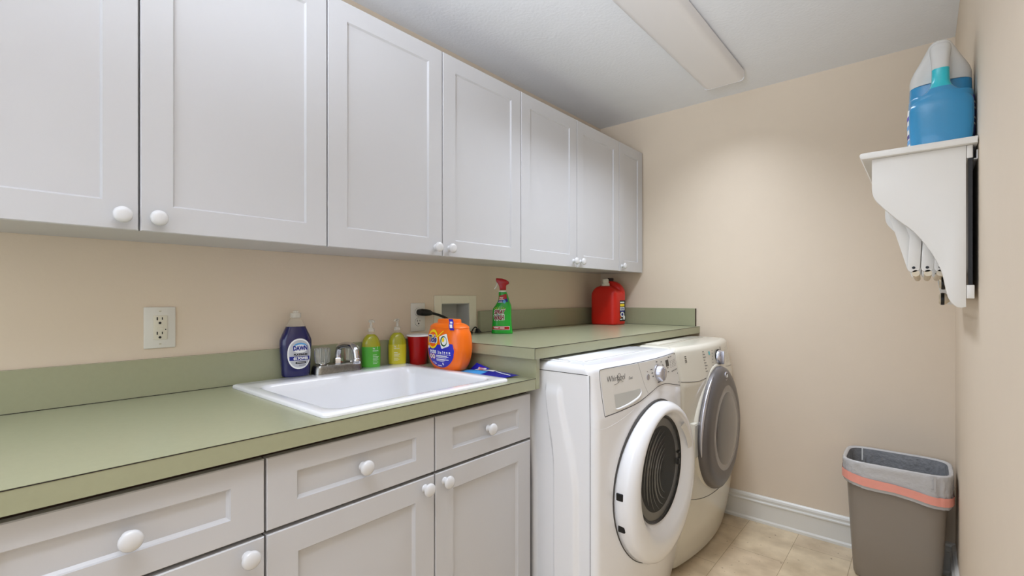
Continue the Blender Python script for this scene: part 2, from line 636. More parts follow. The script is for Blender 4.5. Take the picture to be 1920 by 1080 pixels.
# raised worktop above the machines ------------------------------------
ZS = 1.0155
r = thing('raised_worktop', (XW, 1.233, 0.978), 'raised sage green worktop above the washer and dryer', 'countertop')
MB().box(XW + 0.0005, -0.965, 1.2335, YF - 0.0005, 0.978, ZS, M_green).build('slab', r)
b = MB().box(XW + 0.0005, XB - 0.0003, 1.612, YF - 0.0005, ZS + 0.0002, 1.1165, M_green, 0.001, 1)
b.box(XB - 0.001, XB + 0.0012, 1.612, 1.622, ZS + 0.0002, 1.1165, M_green)
o_ = tag(b.build('backsplash'), 'sage green backsplash strip behind the spray bottle', 'backsplash')
MB().box(XB - 0.0003, XB + 0.001, 1.624, YF - 0.02, ZS + 0.0002, ZS + 0.0012, M_dark).build('joint_line', o_)
b = MB().box(XB + 0.0015, -0.985, YF - 0.0185, YF - 0.0005, ZS + 0.0002, 1.1165, M_green, 0.001, 1)
o_ = tag(b.build('backsplash'), 'short sage green backsplash strip on the end wall beside the red jugs', 'backsplash')
b = MB().box(XB + 0.0015, -0.985, YF - 0.0197, YF - 0.0185, ZS + 0.0002, ZS + 0.0012, M_dark)
b.box(-0.985, -0.9845, YF - 0.0185, YF - 0.001, ZS + 0.0002, 1.1165, M_gap)
b.build('joint_line', o_)
b = MB().box(XW + 0.0005, -0.9735, 1.251, 1.270, 0.876, 0.978, M_green, 0.0008, 1)
tag(b.build('side_panel'), 'sage green end panel closing the step between the two worktops', 'panel')
b = MB().box(-0.965, -0.9644, 1.2335, YF - 0.001, 1.0132, 1.0148, M_dark)
b.box(-1.59, -0.966, 1.2329, 1.2335, 1.0136, 1.0148, M_dark)
b.box(-0.9655, -0.9644, 1.2326, 1.2338, 0.978, 1.0148, M_dark)
b.build('laminate_seam', r)

# ------------------------------------------------------------------ sink
def rrect(x0, x1, y0, y1, rad, z, n=7):
    out = []
    for cx, cy, a0 in ((x1 - rad, y1 - rad, 0), (x0 + rad, y1 - rad, PI / 2), (x0 + rad, y0 + rad, PI), (x1 - rad, y0 + rad, 1.5 * PI)):
        for i in range(n + 1):
            a = a0 + PI / 2 * i / n
            out.append((cx + rad * math.cos(a), cy + rad * math.sin(a), z))
    return out


r = thing('utility_sink', (-1.28, 0.84, 0.914), 'white drop-in utility sink set in the green worktop', 'sink')
X0, X1, Y0, Y1 = -1.560, -1.001, 0.527, 1.148
bx0, bx1, by0, by1 = -1.462, -1.040, 0.566, 1.106
rs = [rrect(X0, X1, Y0, Y1, 0.016, 0.9143), rrect(X0, X1, Y0, Y1, 0.016, 0.9195), rrect(X0 + 0.002, X1 - 0.002, Y0 + 0.002, Y1 - 0.002, 0.016, 0.9225),
      rrect(X0 + 0.006, X1 - 0.006, Y0 + 0.006, Y1 - 0.006, 0.016, 0.924),
      rrect(bx0 - 0.010, bx1 + 0.010, by0 - 0.010, by1 + 0.010, 0.045, 0.924),
      rrect(bx0 - 0.004, bx1 + 0.004, by0 - 0.004, by1 + 0.004, 0.045, 0.9225),
      rrect(bx0, bx1, by0, by1, 0.045, 0.917), rrect(bx0 + 0.004, bx1 - 0.003, by0 + 0.004, by1 - 0.004, 0.05, 0.895),
      rrect(bx0 + 0.018, bx1 - 0.014, by0 + 0.02, by1 - 0.02, 0.06, 0.68), rrect(bx0 + 0.03, bx1 - 0.025, by0 + 0.035, by1 - 0.035, 0.07, 0.655),
      rrect(bx0 + 0.06, bx1 - 0.055, by0 + 0.065, by1 - 0.065, 0.07, 0.645)]
b = MB()
b.rings(rs, M_sink, False, True)
b.build('basin', r, 40)
MB().lathe([(0.045, 0.6452), (0.045, 0.648), (0.036, 0.649), (0.03, 0.646)], M_chrome, (-1.25, 0.836, 0), 'z', 28).build('drain', r)

# ------------------------------------------------------------------ faucet
ZT = 0.924
r = thing('faucet', (-1.545, 0.862, ZT), 'chrome two-handle faucet with clear knobs on the sink ledge', 'faucet')
b = MB()
b.rings([rrect(-1.574, -1.518, 0.772, 0.948, 0.02, ZT), rrect(-1.573, -1.519, 0.773, 0.947, 0.02, ZT + 0.020),
         rrect(-1.570, -1.523, 0.777, 0.943, 0.018, ZT + 0.028), rrect(-1.566, -1.528, 0.783, 0.937, 0.016, ZT + 0.030)], M_chromeworn)
b.build('base', r)
for y in (0.805, 0.915):
    h = MB().lathe([(0.012, 0.029), (0.0115, 0.034)], M_chrome, (-1.546, y, ZT), 'z', 20)
    k = 16
    rs = []
    for rr, z in ((0.0185, 0.034), (0.0215, 0.038), (0.0235, 0.060), (0.0245, 0.078), (0.0235, 0.084), (0.018, 0.087), (0.008, 0.088)):
        rs.append([(-1.546 + rr * (1 + (0.07 if i % 4 < 2 else -0.07) * (0.034 < z < 0.086)) * math.cos(2 * PI * i / 48),
                    y + rr * (1 + (0.07 if i % 4 < 2 else -0.07) * (0.034 < z < 0.086)) * math.sin(2 * PI * i / 48), ZT + z) for i in range(48)])
    h.build('handle_stem', r)
    hb = MB().rings(rs, M_acryl)
    hb.build('handle', r, 20)['label'] = 'clear faceted acrylic handle'
b = MB().lathe([(0.0165, 0.029), (0.0165, 0.046), (0.0135, 0.050)], M_chrome, (-1.541, 0.860, ZT), 'z', 6)
path = cr([(-1.541, 0.860, ZT + 0.045), (-1.541, 0.860, ZT + 0.066), (-1.536, 0.861, ZT + 0.083), (-1.520, 0.862, ZT + 0.092),
           (-1.490, 0.865, ZT + 0.096), (-1.462, 0.868, ZT + 0.093), (-1.446, 0.870, ZT + 0.078), (-1.441, 0.8705, ZT + 0.052)], 6)
b.tube(path, 0.0108, M_chrome, 16)
b.lathe([(0.0120, 0.036), (0.0135, 0.038), (0.0135, 0.052), (0.0115, 0.055)], M_chrome, (-1.440, 0.8705, ZT), 'z', 20)
b.build('spout', r, 40)

# ------------------------------------------------------------------ dish soap bottle
r = thing('dish_soap_bottle', (-1.563, 0.722, ZT), 'dark blue dish soap bottle with silver label beside the faucet', 'bottle', 78)
P = cr([(0.0, 0.036, 0.020), (0.004, 0.042, 0.024), (0.03, 0.0445, 0.026), (0.07, 0.047, 0.027), (0.112, 0.049, 0.0275), (0.130, 0.0445, 0.026),
        (0.150, 0.0355, 0.022), (0.163, 0.0300, 0.0195)], 5)
P2 = cr([(0.163, 0.0300, 0.0195), (0.175, 0.0235, 0.017), (0.187, 0.0170, 0.015), (0.190, 0.0155, 0.0145)], 4)
b = MB()
loft(b, P, M_navy, 2.5)
b.build('bottle', r, 50, True)
loft(MB(), P2, M_clear, 2.5, cap0=False).build('neck', r, 50, True)['label'] = 'clear empty neck of the bottle'
b = MB().lathe([(0.0125, 0.1905), (0.0165, 0.192), (0.0165, 0.205), (0.0155, 0.207), (0.009, 0.208), (0.008, 0.214), (0.005, 0.215)], M_pump, (0, 0, 0), 'z', 28)
b.build('cap', r, 40, True)
F0, F1, F2, F3 = (front(P, 2.5, q) for q in (0.0007, 0.0011, 0.0015, 0.0020))
b = MB()
b.disc(F0, 0.006, 0.075, 0.0365, 0.0495, M_lwhite, 0.9, sup=2.2)
b.disc(F0, 0.006, 0.075, 0.0330, 0.0460, M_foil, 0, sup=2.2)
b.disc(F1, 0.008, 0.0945, 0.0225, 0.0165, M_lsky, 0)
b.disc(F2, 0.008, 0.0915, 0.0225, 0.0135, M_lwhite, 0)
b.text(F3, 'DAWN', 0.008, 0.0935, 0.044, 0.0155, M_lblue, 0.055)
b.text(F2, 'PLATINUM', 0.009, 0.0725, 0.042, 0.0066, M_lblack, 0.05)
b.grid(F1, -0.0245, 0.038, 10, 0.0535, 0.0665, 2, M_lblue)
b.text(F2, '4X POWER', 0.010, 0.060, 0.047, 0.0094, M_lwhite, 0.05)
b.disc(F1, 0.010, 0.0460, 0.0165, 0.0035, M_lblack, 0, sup=5)
b.grid(F2, -0.002, 0.022, 6, 0.0453, 0.0467, 1, M_lwhite)
for z in (0.0385, 0.0355):
    b.grid(F1, 0.004, 0.026, 6, z, z + 0.0008, 1, M_lblack)
b.build('label', r, 0, True)

# ------------------------------------------------------------------ hand soap pumps
def hand_soap(loc, rz, lm, txt_x, label, nz):
    r = thing('soap_pump_bottle', loc, label, 'bottle', rz, 'hand soap pump bottles on the sink ledge')
    P = cr([(0.0, 0.031, 0.0215), (0.003, 0.033, 0.023), (0.03, 0.034, 0.024), (0.075, 0.034, 0.024), (0.092, 0.0315, 0.0225), (0.106, 0.026, 0.019),
            (0.116, 0.018, 0.0145), (0.120, 0.0125, 0.0115)], 6)
    b = MB()
    loft(b, P, lambda k: lm if P[k][0] < 0.072 else M_olive, 2.3)
    b.build('bottle', r, 50, True)
    MB().lathe([(0.0115, 0.1203), (0.0115, 0.131)], M_clear, (0, 0, 0), 'z', 24).build('neck', r, 40, True)
    b = MB().lathe([(0.0125, 0.1312), (0.0125, 0.140), (0.009, 0.143), (0.0055, 0.145), (0.0045, 0.163), (0.0085, 0.164), (0.009, 0.172), (0.007, 0.174)],
                   M_pump, (0, 0, 0), 'z', 24)
    b.tube([(0, 0, 0.170), (0.5 * nz, -0.016, 0.171), (0.85 * nz, -0.027, 0.170), (nz, -0.032, 0.167)], [0.005, 0.0042, 0.0036, 0.003], M_pump, 12)
    b.build('pump', r, 40, True)
    G = front(P, 2.3, 0.0006)
    b = MB()
    b.text(G, 'by', txt_x - 0.007, 0.0685, 0.008, 0.007, M_lwhite, 0.01)
    b.text(G, 'nature', txt_x - 0.001, 0.0605, 0.021, 0.005, M_lwhite, 0.0)
    b.tube([G(txt_x + 0.006, 0.067), G(txt_x + 0.007, 0.076)], 0.0004, M_lwhite, 5)
    for i, (z, wd) in enumerate(((0.044, 0.014), (0.0375, 0.022), (0.033, 0.019), (0.028, 0.021), (0.0225, 0.016), (0.0175, 0.020), (0.0125, 0.015))):
        hh = 0.0016 if i < 2 else 0.0009
        b.grid(G, txt_x - 0.011, txt_x - 0.011 + wd, 5, z, z + hh, 1, M_lwhite)
    b.build('label', r, 0, True)
    return r


hand_soap((-1.5620, 1.0040, ZT), 66, M_lgreen, 0.014, 'green-labelled hand soap pump bottle next to the faucet', 0.006)
hand_soap((-1.5600, 1.1200, ZT), 56, M_lyel, -0.002, 'yellow-labelled hand soap pump bottle next to the red cup', -0.012)

# ------------------------------------------------------------------ red cup
b_loc = (-1.538, 1.205, 0.9142)
r = thing('plastic_cup', b_loc, 'red plastic cup with white rim between the yellow soap and the orange tub', 'cup')
MB().lathe([(0.0315, 0), (0.033, 0.002), (0.036, 0.035), (0.0365, 0.037), (0.038, 0.06), (0.0385, 0.062), (0.0435, 0.112),
            (0.0425, 0.112), (0.0365, 0.05), (0.0325, 0.006)], M_red, (0, 0, 0), 'z', 40).build('cup_body', r, 40, True)
rim = [(0.0435, 0.112), (0.0465, 0.1125), (0.0475, 0.115), (0.0468, 0.1175), (0.0450, 0.1185), (0.0425, 0.117), (0.0422, 0.112)]
MB().lathe(rim, M_lwhite, (0, 0, 0), 'z', 40, cap0=False, cap1=False).build('rim', r, 50, True)

# ------------------------------------------------------------------ orange detergent tub
r = thing('detergent_tub', (-1.318, 1.1755, 0.9142), 'round orange detergent pod tub beside the sink corner', 'tub', -4)
n_ = 2.6
P = cr([(0.0, 0.058, 0.026), (0.004, 0.068, 0.031), (0.014, 0.079, 0.039), (0.035, 0.091, 0.048), (0.07, 0.1005, 0.0535), (0.10, 0.1015, 0.054),
        (0.13, 0.098, 0.0525), (0.150, 0.0905, 0.049), (0.156, 0.0875, 0.048)], 5)
b = MB()
loft(b, P, M_orange, n_, 56)
b.build('tub_body', r, 50, True)
L_ = [(0.1562, 0.0885, 0.0488), (0.160, 0.0885, 0.0488), (0.164, 0.085, 0.047), (0.170, 0.074, 0.042), (0.1735, 0.062, 0.036), (0.1745, 0.0545, 0.032),
      (0.176, 0.0525, 0.031), (0.186, 0.0510, 0.030), (0.1885, 0.048, 0.028)]
loft(MB(), L_, M_orange, n_, 56).build('lid', r, 30, True)
G0, G1, G2, G3, G4 = (front(P, n_, q) for q in (0.0006, 0.0010, 0.0014, 0.0018, 0.0024))
b = MB()
# blue lower field: a disc cut by a wave, with an orange arc
def field(mb, fn, cx, cz, rx, rz, m, wave):
    def g(s_, tt):
        x = cx + s_ * rx
        h = math.sqrt(max(0, 1 - s_ * s_)) * rz
        zb = cz - h
        zt = min(cz + h, wave(s_)) 
        zt = max(zt, zb)
        return fn(x, zb + (zt - zb) * tt)
    mb.grid(g, -1, 1, 28, 0, 1, 10, m)
field(b, G0, 0.006, 0.081, 0.0765, 0.0665, M_lorange, lambda q: 0.108 - 0.018 * q - 0.008 * math.cos(3 * q))
field(b, G1, 0.006, 0.079, 0.0735, 0.0635, M_royal, lambda q: 0.0985 + 0.006 * q)
b.disc(G2, -0.029, 0.117, 0.0325, 0.0345, M_yellow, 0)
b.disc(G3, -0.029, 0.116, 0.0265, 0.0270, M_lorange, 0)
b.disc(G4, -0.029, 0.122, 0.0160, 0.0110, M_yellow, 0)
GT, GT2 = front(P, n_, 0.0029), front(P, n_, 0.0034)
b.text(GT, 'Tide', -0.0285, 0.1175, 0.060, 0.0310, M_lwhite, 0.075, 0.25)
b.text(GT2, 'Tide', -0.0285, 0.1175, 0.054, 0.0262, M_lblue, 0.035, 0.25)
def swoosh(s_, tt):
    return G2(0.000 + 0.030 * s_, 0.128 + 0.022 * s_ - 0.006 * tt * (1 - s_ * 0.4))
b.grid(swoosh, 0, 1, 8, 0, 1, 2, M_yellow)
b.disc(G2, 0.036, 0.112, 0.0205, 0.0230, M_lwhite, 0, rot=0.32, sup=9)
b.disc(G3, 0.035, 0.112, 0.0165, 0.0185, M_lgrn, 0, rot=0.32)
b.disc(G4, 0.0375, 0.113, 0.0125, 0.0140, M_lwhite, 0, rot=0.2)
b.disc(GT, 0.034, 0.117, 0.006, 0.008, M_yellow, 0)
b.text(G2, 'PODS', -0.027, 0.0715, 0.040, 0.0130, M_lwhite, 0.05)
b.text(G2, '3 in 1', 0.017, 0.0710, 0.030, 0.0120, M_lwhite, 0.045)
for q in (0.040, 0.051, 0.062):
    b.disc(G2, q, 0.0720, 0.0032, 0.0036, M_lwhite, 0, n=16, k=2)
    b.grid(G2, q - 0.004, q + 0.004, 2, 0.0638, 0.0655, 1, M_lwhite)
for x_ in (-0.042, -0.024):
    b.disc(G2, x_, 0.0545, 0.0085, 0.0095, M_lwhite, 0, n=24, k=2)
    b.disc(G3, x_, 0.0545, 0.0085, 0.0095, M_lorange, 0.86, n=24, k=1)
    b.disc(G3, x_, 0.0550, 0.0028, 0.0045, M_lblack, 0, n=16, k=2)
for z_, x0_, x1_, h_ in ((0.0595, -0.010, 0.050, 0.0028), (0.0558, -0.010, 0.056, 0.0014), (0.0526, -0.010, 0.046, 0.0014), (0.0462, -0.010, 0.055, 0.0028),
                         (0.0425, -0.010, 0.038, 0.0012), (0.0395, -0.010, 0.032, 0.0012), (0.0330, -0.036, -0.020, 0.0016), (0.0290, -0.026, -0.014, 0.0026),
                         (0.0225, -0.010, 0.014, 0.0034), (0.0960, 0.036, 0.052, 0.0018)):
    b.grid(G2, x0_, x1_, 8, z_ - h_ / 2, z_ + h_ / 2, 1, M_lwhite)
b.grid(G2, 0.021, 0.027, 2, 0.026, 0.034, 2, M_lwhite)
b.grid(G2, -0.062, -0.050, 3, 0.082, 0.091, 2, M_lwhite)
b.build('label', r, 0, True)
# seal sticker folded over the lid edge
b = MB()
def seal(s_, tt):
    pts = [(0.034, -0.0295, 0.1895), (0.040, -0.0320, 0.1850), (0.046, -0.0350, 0.1765), (0.052, -0.0420, 0.1695), (0.058, -0.0455, 0.1615), (0.062, -0.0450, 0.152)]
    i = min(4, int(tt * 5))
    f = tt * 5 - i
    p = [pts[i][k] + (pts[i + 1][k] - pts[i][k]) * f for k in range(3)]
    return (p[0] + 0.020 * s_, p[1] + 0.0035 * s_ - 0.0012, p[2] + 0.0006)
b.grid(seal, 0, 1, 3, 0, 1, 10, M_royal)
b.grid(lambda s_, tt: tuple(Vector(seal(s_, tt)) + Vector((0.0002, -0.0008, 0.0004))), 0.22, 0.78, 2, 0.3, 0.46, 3, M_lwhite)
b.grid(lambda s_, tt: tuple(Vector(seal(s_, tt)) + Vector((0.0002, -0.0008, 0.0004))), 0.2, 0.8, 2, 0.54, 0.84, 3, M_lwhite)
b.build('seal_sticker', r, 0, True)['label'] = 'blue seal sticker'

# ------------------------------------------------------------------ pouches by the tub
def pouch_mesh(A, B, Cc, D, h, m, seed, curl=0.0):
    rnd = random.Random(seed)
    ph = [rnd.uniform(0, 6) for _ in range(4)]
    top, bot = MB(), None
    A, B, Cc, D = map(Vector, (A, B, Cc, D))
    def P(u, v, s_):
        p = A * (1 - u) * (1 - v) + B * u * (1 - v) + Cc * u * v + D * (1 - u) * v
        bul = (max(0, math.sin(PI * u) * math.sin(PI * v))) ** 0.5 * h
        wr = 0.0012 * math.sin(11 * u + ph[0]) * math.sin(7 * v + ph[1]) * min(1, 6 * min(u, 1 - u, v, 1 - v))
        return Vector((p.x, p.y, p.z + (bul + wr if s_ > 0 else 0.0)))
    b = MB()
    n, k = 20, 10
    b.grid(lambda u, v: P(u, v, 1), 0, 1, n, 0, 1, k, m)
    b.grid(lambda u, v: P(u, v, -1), 0, 1, n, 0, 1, k, m)
    return b, P


b, Pf = pouch_mesh((-1.262, 1.158, 0.9150), (-1.052, 1.156, 0.9155), (-1.022, 1.226, 0.922), (-1.232, 1.232, 0.924), 0.008, M_pouch, 3)
up = Vector((0, 0, 0.0008))
b2 = MB()
b2.grid(lambda u, v: Pf(u, v, 1) + up, 0.03, 0.55, 12, 0.06, 0.42, 5, M_cyan)
b2.grid(lambda u, v: Pf(u, v, 1) + up, 0.18, 0.62, 10, 0.52, 0.72, 5, M_lwhite)
b2.grid(lambda u, v: Pf(u, v, 1) + up, 0.66, 0.97, 10, 0.55, 0.62, 5, M_lwhite)
b2.grid(lambda u, v: Pf(u, v, 1) + up * 2, 0.24, 0.34, 4, 0.56, 0.68, 3, M_lorange)
r = b.build('refill_pouch', None, 60)
tag(r, 'flat blue and cyan plastic pouch lying at the sink edge', 'pouch')
b2.build('label', r, 0)
b, Pg = pouch_mesh((-1.262, 1.2225, 0.915), (-1.172, 1.218, 0.926), (-1.165, 1.2305, 0.929), (-1.232, 1.2310, 0.944), 0.003, M_royal, 5)
b2 = MB()
b2.grid(lambda u, v: Pg(u, v, 1) + up, 0.45, 0.95, 8, 0.1, 0.4, 3, M_lwhite)
b2.grid(lambda u, v: Pg(u, v, 1) + up * 2, 0.5, 0.8, 6, 0.18, 0.36, 3, M_lorange)
r = b.build('refill_pouch', None, 60)
tag(r, 'folded royal blue pouch corner standing up behind the flat pouch', 'pouch')
b2.build('label', r, 0)

# ------------------------------------------------------------------ green spray bottle
r = thing('spray_bottle', (-1.468, 1.632, ZS), 'green stain spray bottle with red trigger head', 'bottle', 36)
k_ = 0.000266
def row(v, xl, xr, d):
    return ((1018 - v) * k_, (xr - xl) * k_ / 2, d, ((xl + xr) / 2 - 285) * k_)
P = cr([row(1018, 108, 462, 0.026), row(1005, 98, 470, 0.029), row(930, 105, 458, 0.029), row(780, 115, 446, 0.0275), row(640, 118, 444, 0.027),
        row(585, 128, 446, 0.0265), row(530, 168, 440, 0.025), row(460, 208, 412, 0.021), row(400, 222, 396, 0.018), row(330, 224, 370, 0.0155),
        row(300, 226, 358, 0.0145)], 5)
b = MB()
loft(b, P, M_sgreen, 2.5)
b.build('bottle', r, 50, True)
b = MB().lathe([(0.0165, 0.1912), (0.0165, 0.1955)], M_lwhite, (0.001, 0, 0), 'z', 24)
b.build('collar', r, 40, True)
zz = lambda v: (1018 - v) * k_
xx = lambda u: (u - 285) * k_
prof = [(245, 268), (350, 268), (352, 200), (362, 178), (392, 168), (406, 148), (396, 122), (352, 92), (290, 70), (182, 64), (178, 100), (190, 128), (216, 160), (236, 205)]
b = MB().prism([(xx(u), zz(v)) for u, v in prof], 'y', -0.0135, 0.0135, M_sred, 0.004)
b.build('trigger_head', r, 40, True)
b = MB().tube(cr([(xx(200), 0, zz(140)), (xx(192), 0, zz(175)), (xx(178), 0, zz(215)), (xx(150), 0, zz(252))], 4), 0.0028, M_lwhite, 10)
b.build('trigger', r, 40, True)
H0, H1, H2, H3 = (front(P, 2.5, q) for q in (0.0006, 0.0011, 0.0016, 0.0022))
b = MB()
def quad(mb, fn, pts, m, n=6):
    a, b_, c, d = pts
    mb.grid(lambda u, v: fn(a[0] * (1 - u) * (1 - v) + b_[0] * u * (1 - v) + c[0] * u * v + d[0] * (1 - u) * v,
                            a[1] * (1 - u) * (1 - v) + b_[1] * u * (1 - v) + c[1] * u * v + d[1] * (1 - u) * v), 0, 1, n, 0, 1, n, m)
Q = lambda pts: [(xx(u), zz(v)) for u, v in pts]
quad(b, H0, Q([(228, 450), (372, 415), (360, 335), (242, 368)]), M_sred)
quad(b, H0, Q([(218, 492), (392, 468), (376, 412), (226, 448)]), M_lblue)
b.disc(H1, xx(330), zz(470), 0.0065, 0.0075, M_lsky, 0, n=20)
b.text(H1, 'STAIN', xx(275), zz(405), 0.017, 0.0075, M_lwhite, 0.02, 0.15)
b.grid(H1, xx(235), xx(328), 4, zz(436), zz(430), 1, M_lwhite)
b.grid(H1, xx(232), xx(292), 4, zz(465), zz(458), 1, M_lwhite)
b.grid(H1, xx(222), xx(298), 4, zz(486), zz(480), 1, M_lwhite)
for i in range(7):
    a = math.radians(150 - i * 20)
    p0 = (xx(255) + 0.018 * math.cos(a), zz(620) + 0.006 * math.sin(a))
    p1 = (xx(255) + 0.030 * math.cos(a), zz(610) + 0.016 * math.sin(a))
    b.tube([H0(*p0), H0(*p1)], 0.0006, M_yellow, 5)
ro = math.radians(4)
b.text(H1, 'SPRAY', xx(252), zz(645), 0.056, 0.0245, M_lwhite, 0.10, 0.25, ro)
b.text(H1, 'WASH', xx(240), zz(742), 0.052, 0.0265, M_lwhite, 0.10, 0.15, ro)
b.text(H2, 'SPRAY', xx(252), zz(645), 0.052, 0.0200, M_dred, 0.045, 0.25, ro)
b.text(H2, 'WASH', xx(240), zz(742), 0.048, 0.0220, M_dred, 0.045, 0.15, ro)
b.text(H3, "'n", xx(226), zz(700), 0.009, 0.0085, M_lblue, 0.03)
b.grid(H0, xx(112), xx(420), 10, zz(950), zz(888), 2, M_lwhite)
b.grid(H1, xx(112), xx(416), 10, zz(944), zz(894), 2, M_sred)
b.grid(H2, xx(150), xx(235), 6, zz(922), zz(908), 1, M_lwhite)
b.grid(H2, xx(250), xx(335), 6, zz(926), zz(910), 1, M_lwhite)
b.build('label', r, 0, True)

# ------------------------------------------------------------------ red detergent jug in the corner
r = thing('detergent_jug', (-1.4600, 2.5920, ZS + 0.0002), 'big red detergent jug with white cap in the worktop corner', 'jug')
P = cr([(0.0, 0.067, 0.067, 0, 0), (0.004, 0.0725, 0.0725, 0, 0), (0.02, 0.0745, 0.0745, 0, 0), (0.10, 0.0745, 0.0745, 0, 0), (0.175, 0.0745, 0.0742, 0, 0), (0.196, 0.0695, 0.0670, 0, -0.006),
        (0.213, 0.0570, 0.0540, -0.002, -0.016), (0.226, 0.0400, 0.0400, -0.004, -0.024), (0.233, 0.0260, 0.0260, -0.004, -0.026)], 5)
P = [(q[0], q[1] * 1.16, q[2], q[3], q[4]) for q in P]
b = MB()
loft(b, P, M_jred, 5.5, 72)
PR = cr([(0.10, 0.0740, 0.036, 0, 0.0385), (0.185, 0.0740, 0.036, 0, 0.0385), (0.206, 0.0715, 0.0355, 0, 0.038), (0.226, 0.0640, 0.034, 0, 0.036), (0.243, 0.0520, 0.031, 0, 0.034), (0.256, 0.0360, 0.027, 0, 0.032),
         (0.264, 0.0180, 0.018, 0, 0.032)], 5)
PR = [(q[0], q[1] * 1.16, q[2], q[3], q[4]) for q in PR]
loft(b, PR, M_jred, 3.4, 56)
K0 = front(P, 5.5, 0.0010)
for z0_, z1_ in ((0.150, 0.1525), (0.03, 0.0325)):
    b.grid(K0, -0.050, 0.034, 8, z0_, z1_, 1, M_jred)
for x_ in (-0.050, 0.032):
    b.grid(K0, x_, x_ + 0.002, 1, 0.0325, 0.150, 8, M_jred)
b.build('jug_body', r, 45, True)
b = MB().lathe([(0.0265, 0.2332), (0.027, 0.237), (0.0245, 0.2375), (0.0245, 0.249), (0.0185, 0.251), (0.0195, 0.254), (0.0195, 0.271), (0.0165, 0.276)], M_jcap, (-0.004, -0.026, 0), 'z', 28)
b.build('cap', r, 40, True)
MB().lathe([(0.016, 0.2642), (0.016, 0.268), (0.0185, 0.2685), (0.0185, 0.280), (0.0165, 0.282)], M_jblk, (-0.002, 0.032, 0), 'z', 24).build('vent_cap', r, 40, True)
def K(o):
    return lambda y, z: (0.0865 + o, y, z)
K0, K1, K2 = K(0.0006), K(0.0011), K(0.0016)
b = MB()
b.grid(K0, -0.016, 0.052, 6, 0.022, 0.146, 6, M_lblack)
b.grid(K1, -0.013, 0.040, 6, 0.130, 0.138, 2, M_lwhite)
b.grid(K1, -0.013, 0.040, 6, 0.110, 0.125, 2, M_yellow)
b.grid(K1, -0.014, 0.042, 6, 0.086, 0.106, 2, M_lwhite)
b.text(K2, 'ULTRA', 0.014, 0.0960, 0.046, 0.011, M_lblue, 0.05)
b.grid(K1, -0.014, 0.042, 6, 0.077, 0.084, 2, M_lblue)
b.disc(K1, 0.014, 0.062, 0.024, 0.015, M_lwhite, 0)
b.disc(K2, 0.014, 0.062, 0.012, 0.009, M_lblue, 0)
b.grid(K1, -0.012, -0.002, 3, 0.040, 0.052, 2, M_lorange)
b.grid(K1, -0.012, 0.016, 4, 0.030, 0.036, 1, M_lwhite)
b.disc(K1, 0.036, 0.042, 0.012, 0.014, M_lwhite, 0)
b.build('label', r, 0, True)


# ------------------------------------------------------------------ wall outlets, cord and wall box
def slots(mb, x, y, z, s_=1.0):
    mb.box(x, x + 0.0009, y - 0.0075, y - 0.0050, z + 0.0010, z + 0.0095, M_black)
    mb.box(x, x + 0.0009, y + 0.0045, y + 0.0066, z + 0.0020, z + 0.0090, M_black)
    mb.lathe([(0.0033, 0), (0.0033, 0.0009)], M_black, (x, y, z - 0.0065), 'x', 14)


xw = XW
r = thing('wall_outlet', (xw, 0.3635, 1.0985), 'white GFCI outlet with wide plate on the wall left of the sink', 'outlet')
MB().box(xw + 0.0003, xw + 0.0055, 0.327, 0.400, 1.042, 1.156, M_plate, 0.0025, 2).build('cover_plate', r)
d = MB().box(xw + 0.0054, xw + 0.0085, 0.3475, 0.3795, 1.0655, 1.1325, M_ivory, 0.001, 2).build('receptacle', r)
for z in (1.1185, 1.0785):
    b = MB()
    slots(b, xw + 0.0085, 0.3625, z)
    b.build('slots', d, 0)
MB().box(xw + 0.0084, xw + 0.0095, 0.3560, 0.3700, 1.1010, 1.1075, M_ivory, 0.0005, 1).build('reset_button', d)
MB().box(xw + 0.0084, xw + 0.0095, 0.3560, 0.3700, 1.0915, 1.0980, M_ivory, 0.0005, 1).build('test_button', d)
MB().lathe([(0.0014, 0), (0.0014, 0.001)], M_black, (xw + 0.0085, 0.3755, 1.0935), 'x', 12).build('indicator', d)
for z in (1.1445, 1.0535):
    b = MB().lathe([(0.003, 0.0054), (0.003, 0.0062), (0.001, 0.0066)], M_ivory, (xw, 0.3635, z), 'x', 14)
    b.box(xw + 0.0064, xw + 0.0068, 0.3610, 0.3660, z - 0.0004, z + 0.0004, M_seam)
    b.build('screw', r)

r = thing('wall_outlet', (xw, 1.2565, 1.0985), 'white duplex outlet with a black plug in it, behind the red cup', 'outlet')
MB().box(xw + 0.0003, xw + 0.0055, 1.220, 1.293, 1.039, 1.158, M_plate, 0.0025, 2).build('cover_plate', r)
for z in (1.1195, 1.0785):
    d = MB().lathe([(0.0168, 0.0052), (0.0168, 0.0072), (0.0160, 0.008)], M_plate, (xw, 1.2565, z), 'x', 28).build('receptacle', r)
    b = MB()
    slots(b, xw + 0.0078, 1.2565, z)
    b.lathe([(0.0176, 0.0054), (0.0176, 0.0058)], M_seam, (xw, 1.2565, z), 'x', 28)
    b.build('slots', d, 0)
MB().lathe([(0.003, 0.0054), (0.003, 0.0062), (0.001, 0.0066)], M_plate, (xw, 1.2565, 1.099), 'x', 14).build('screw', r)

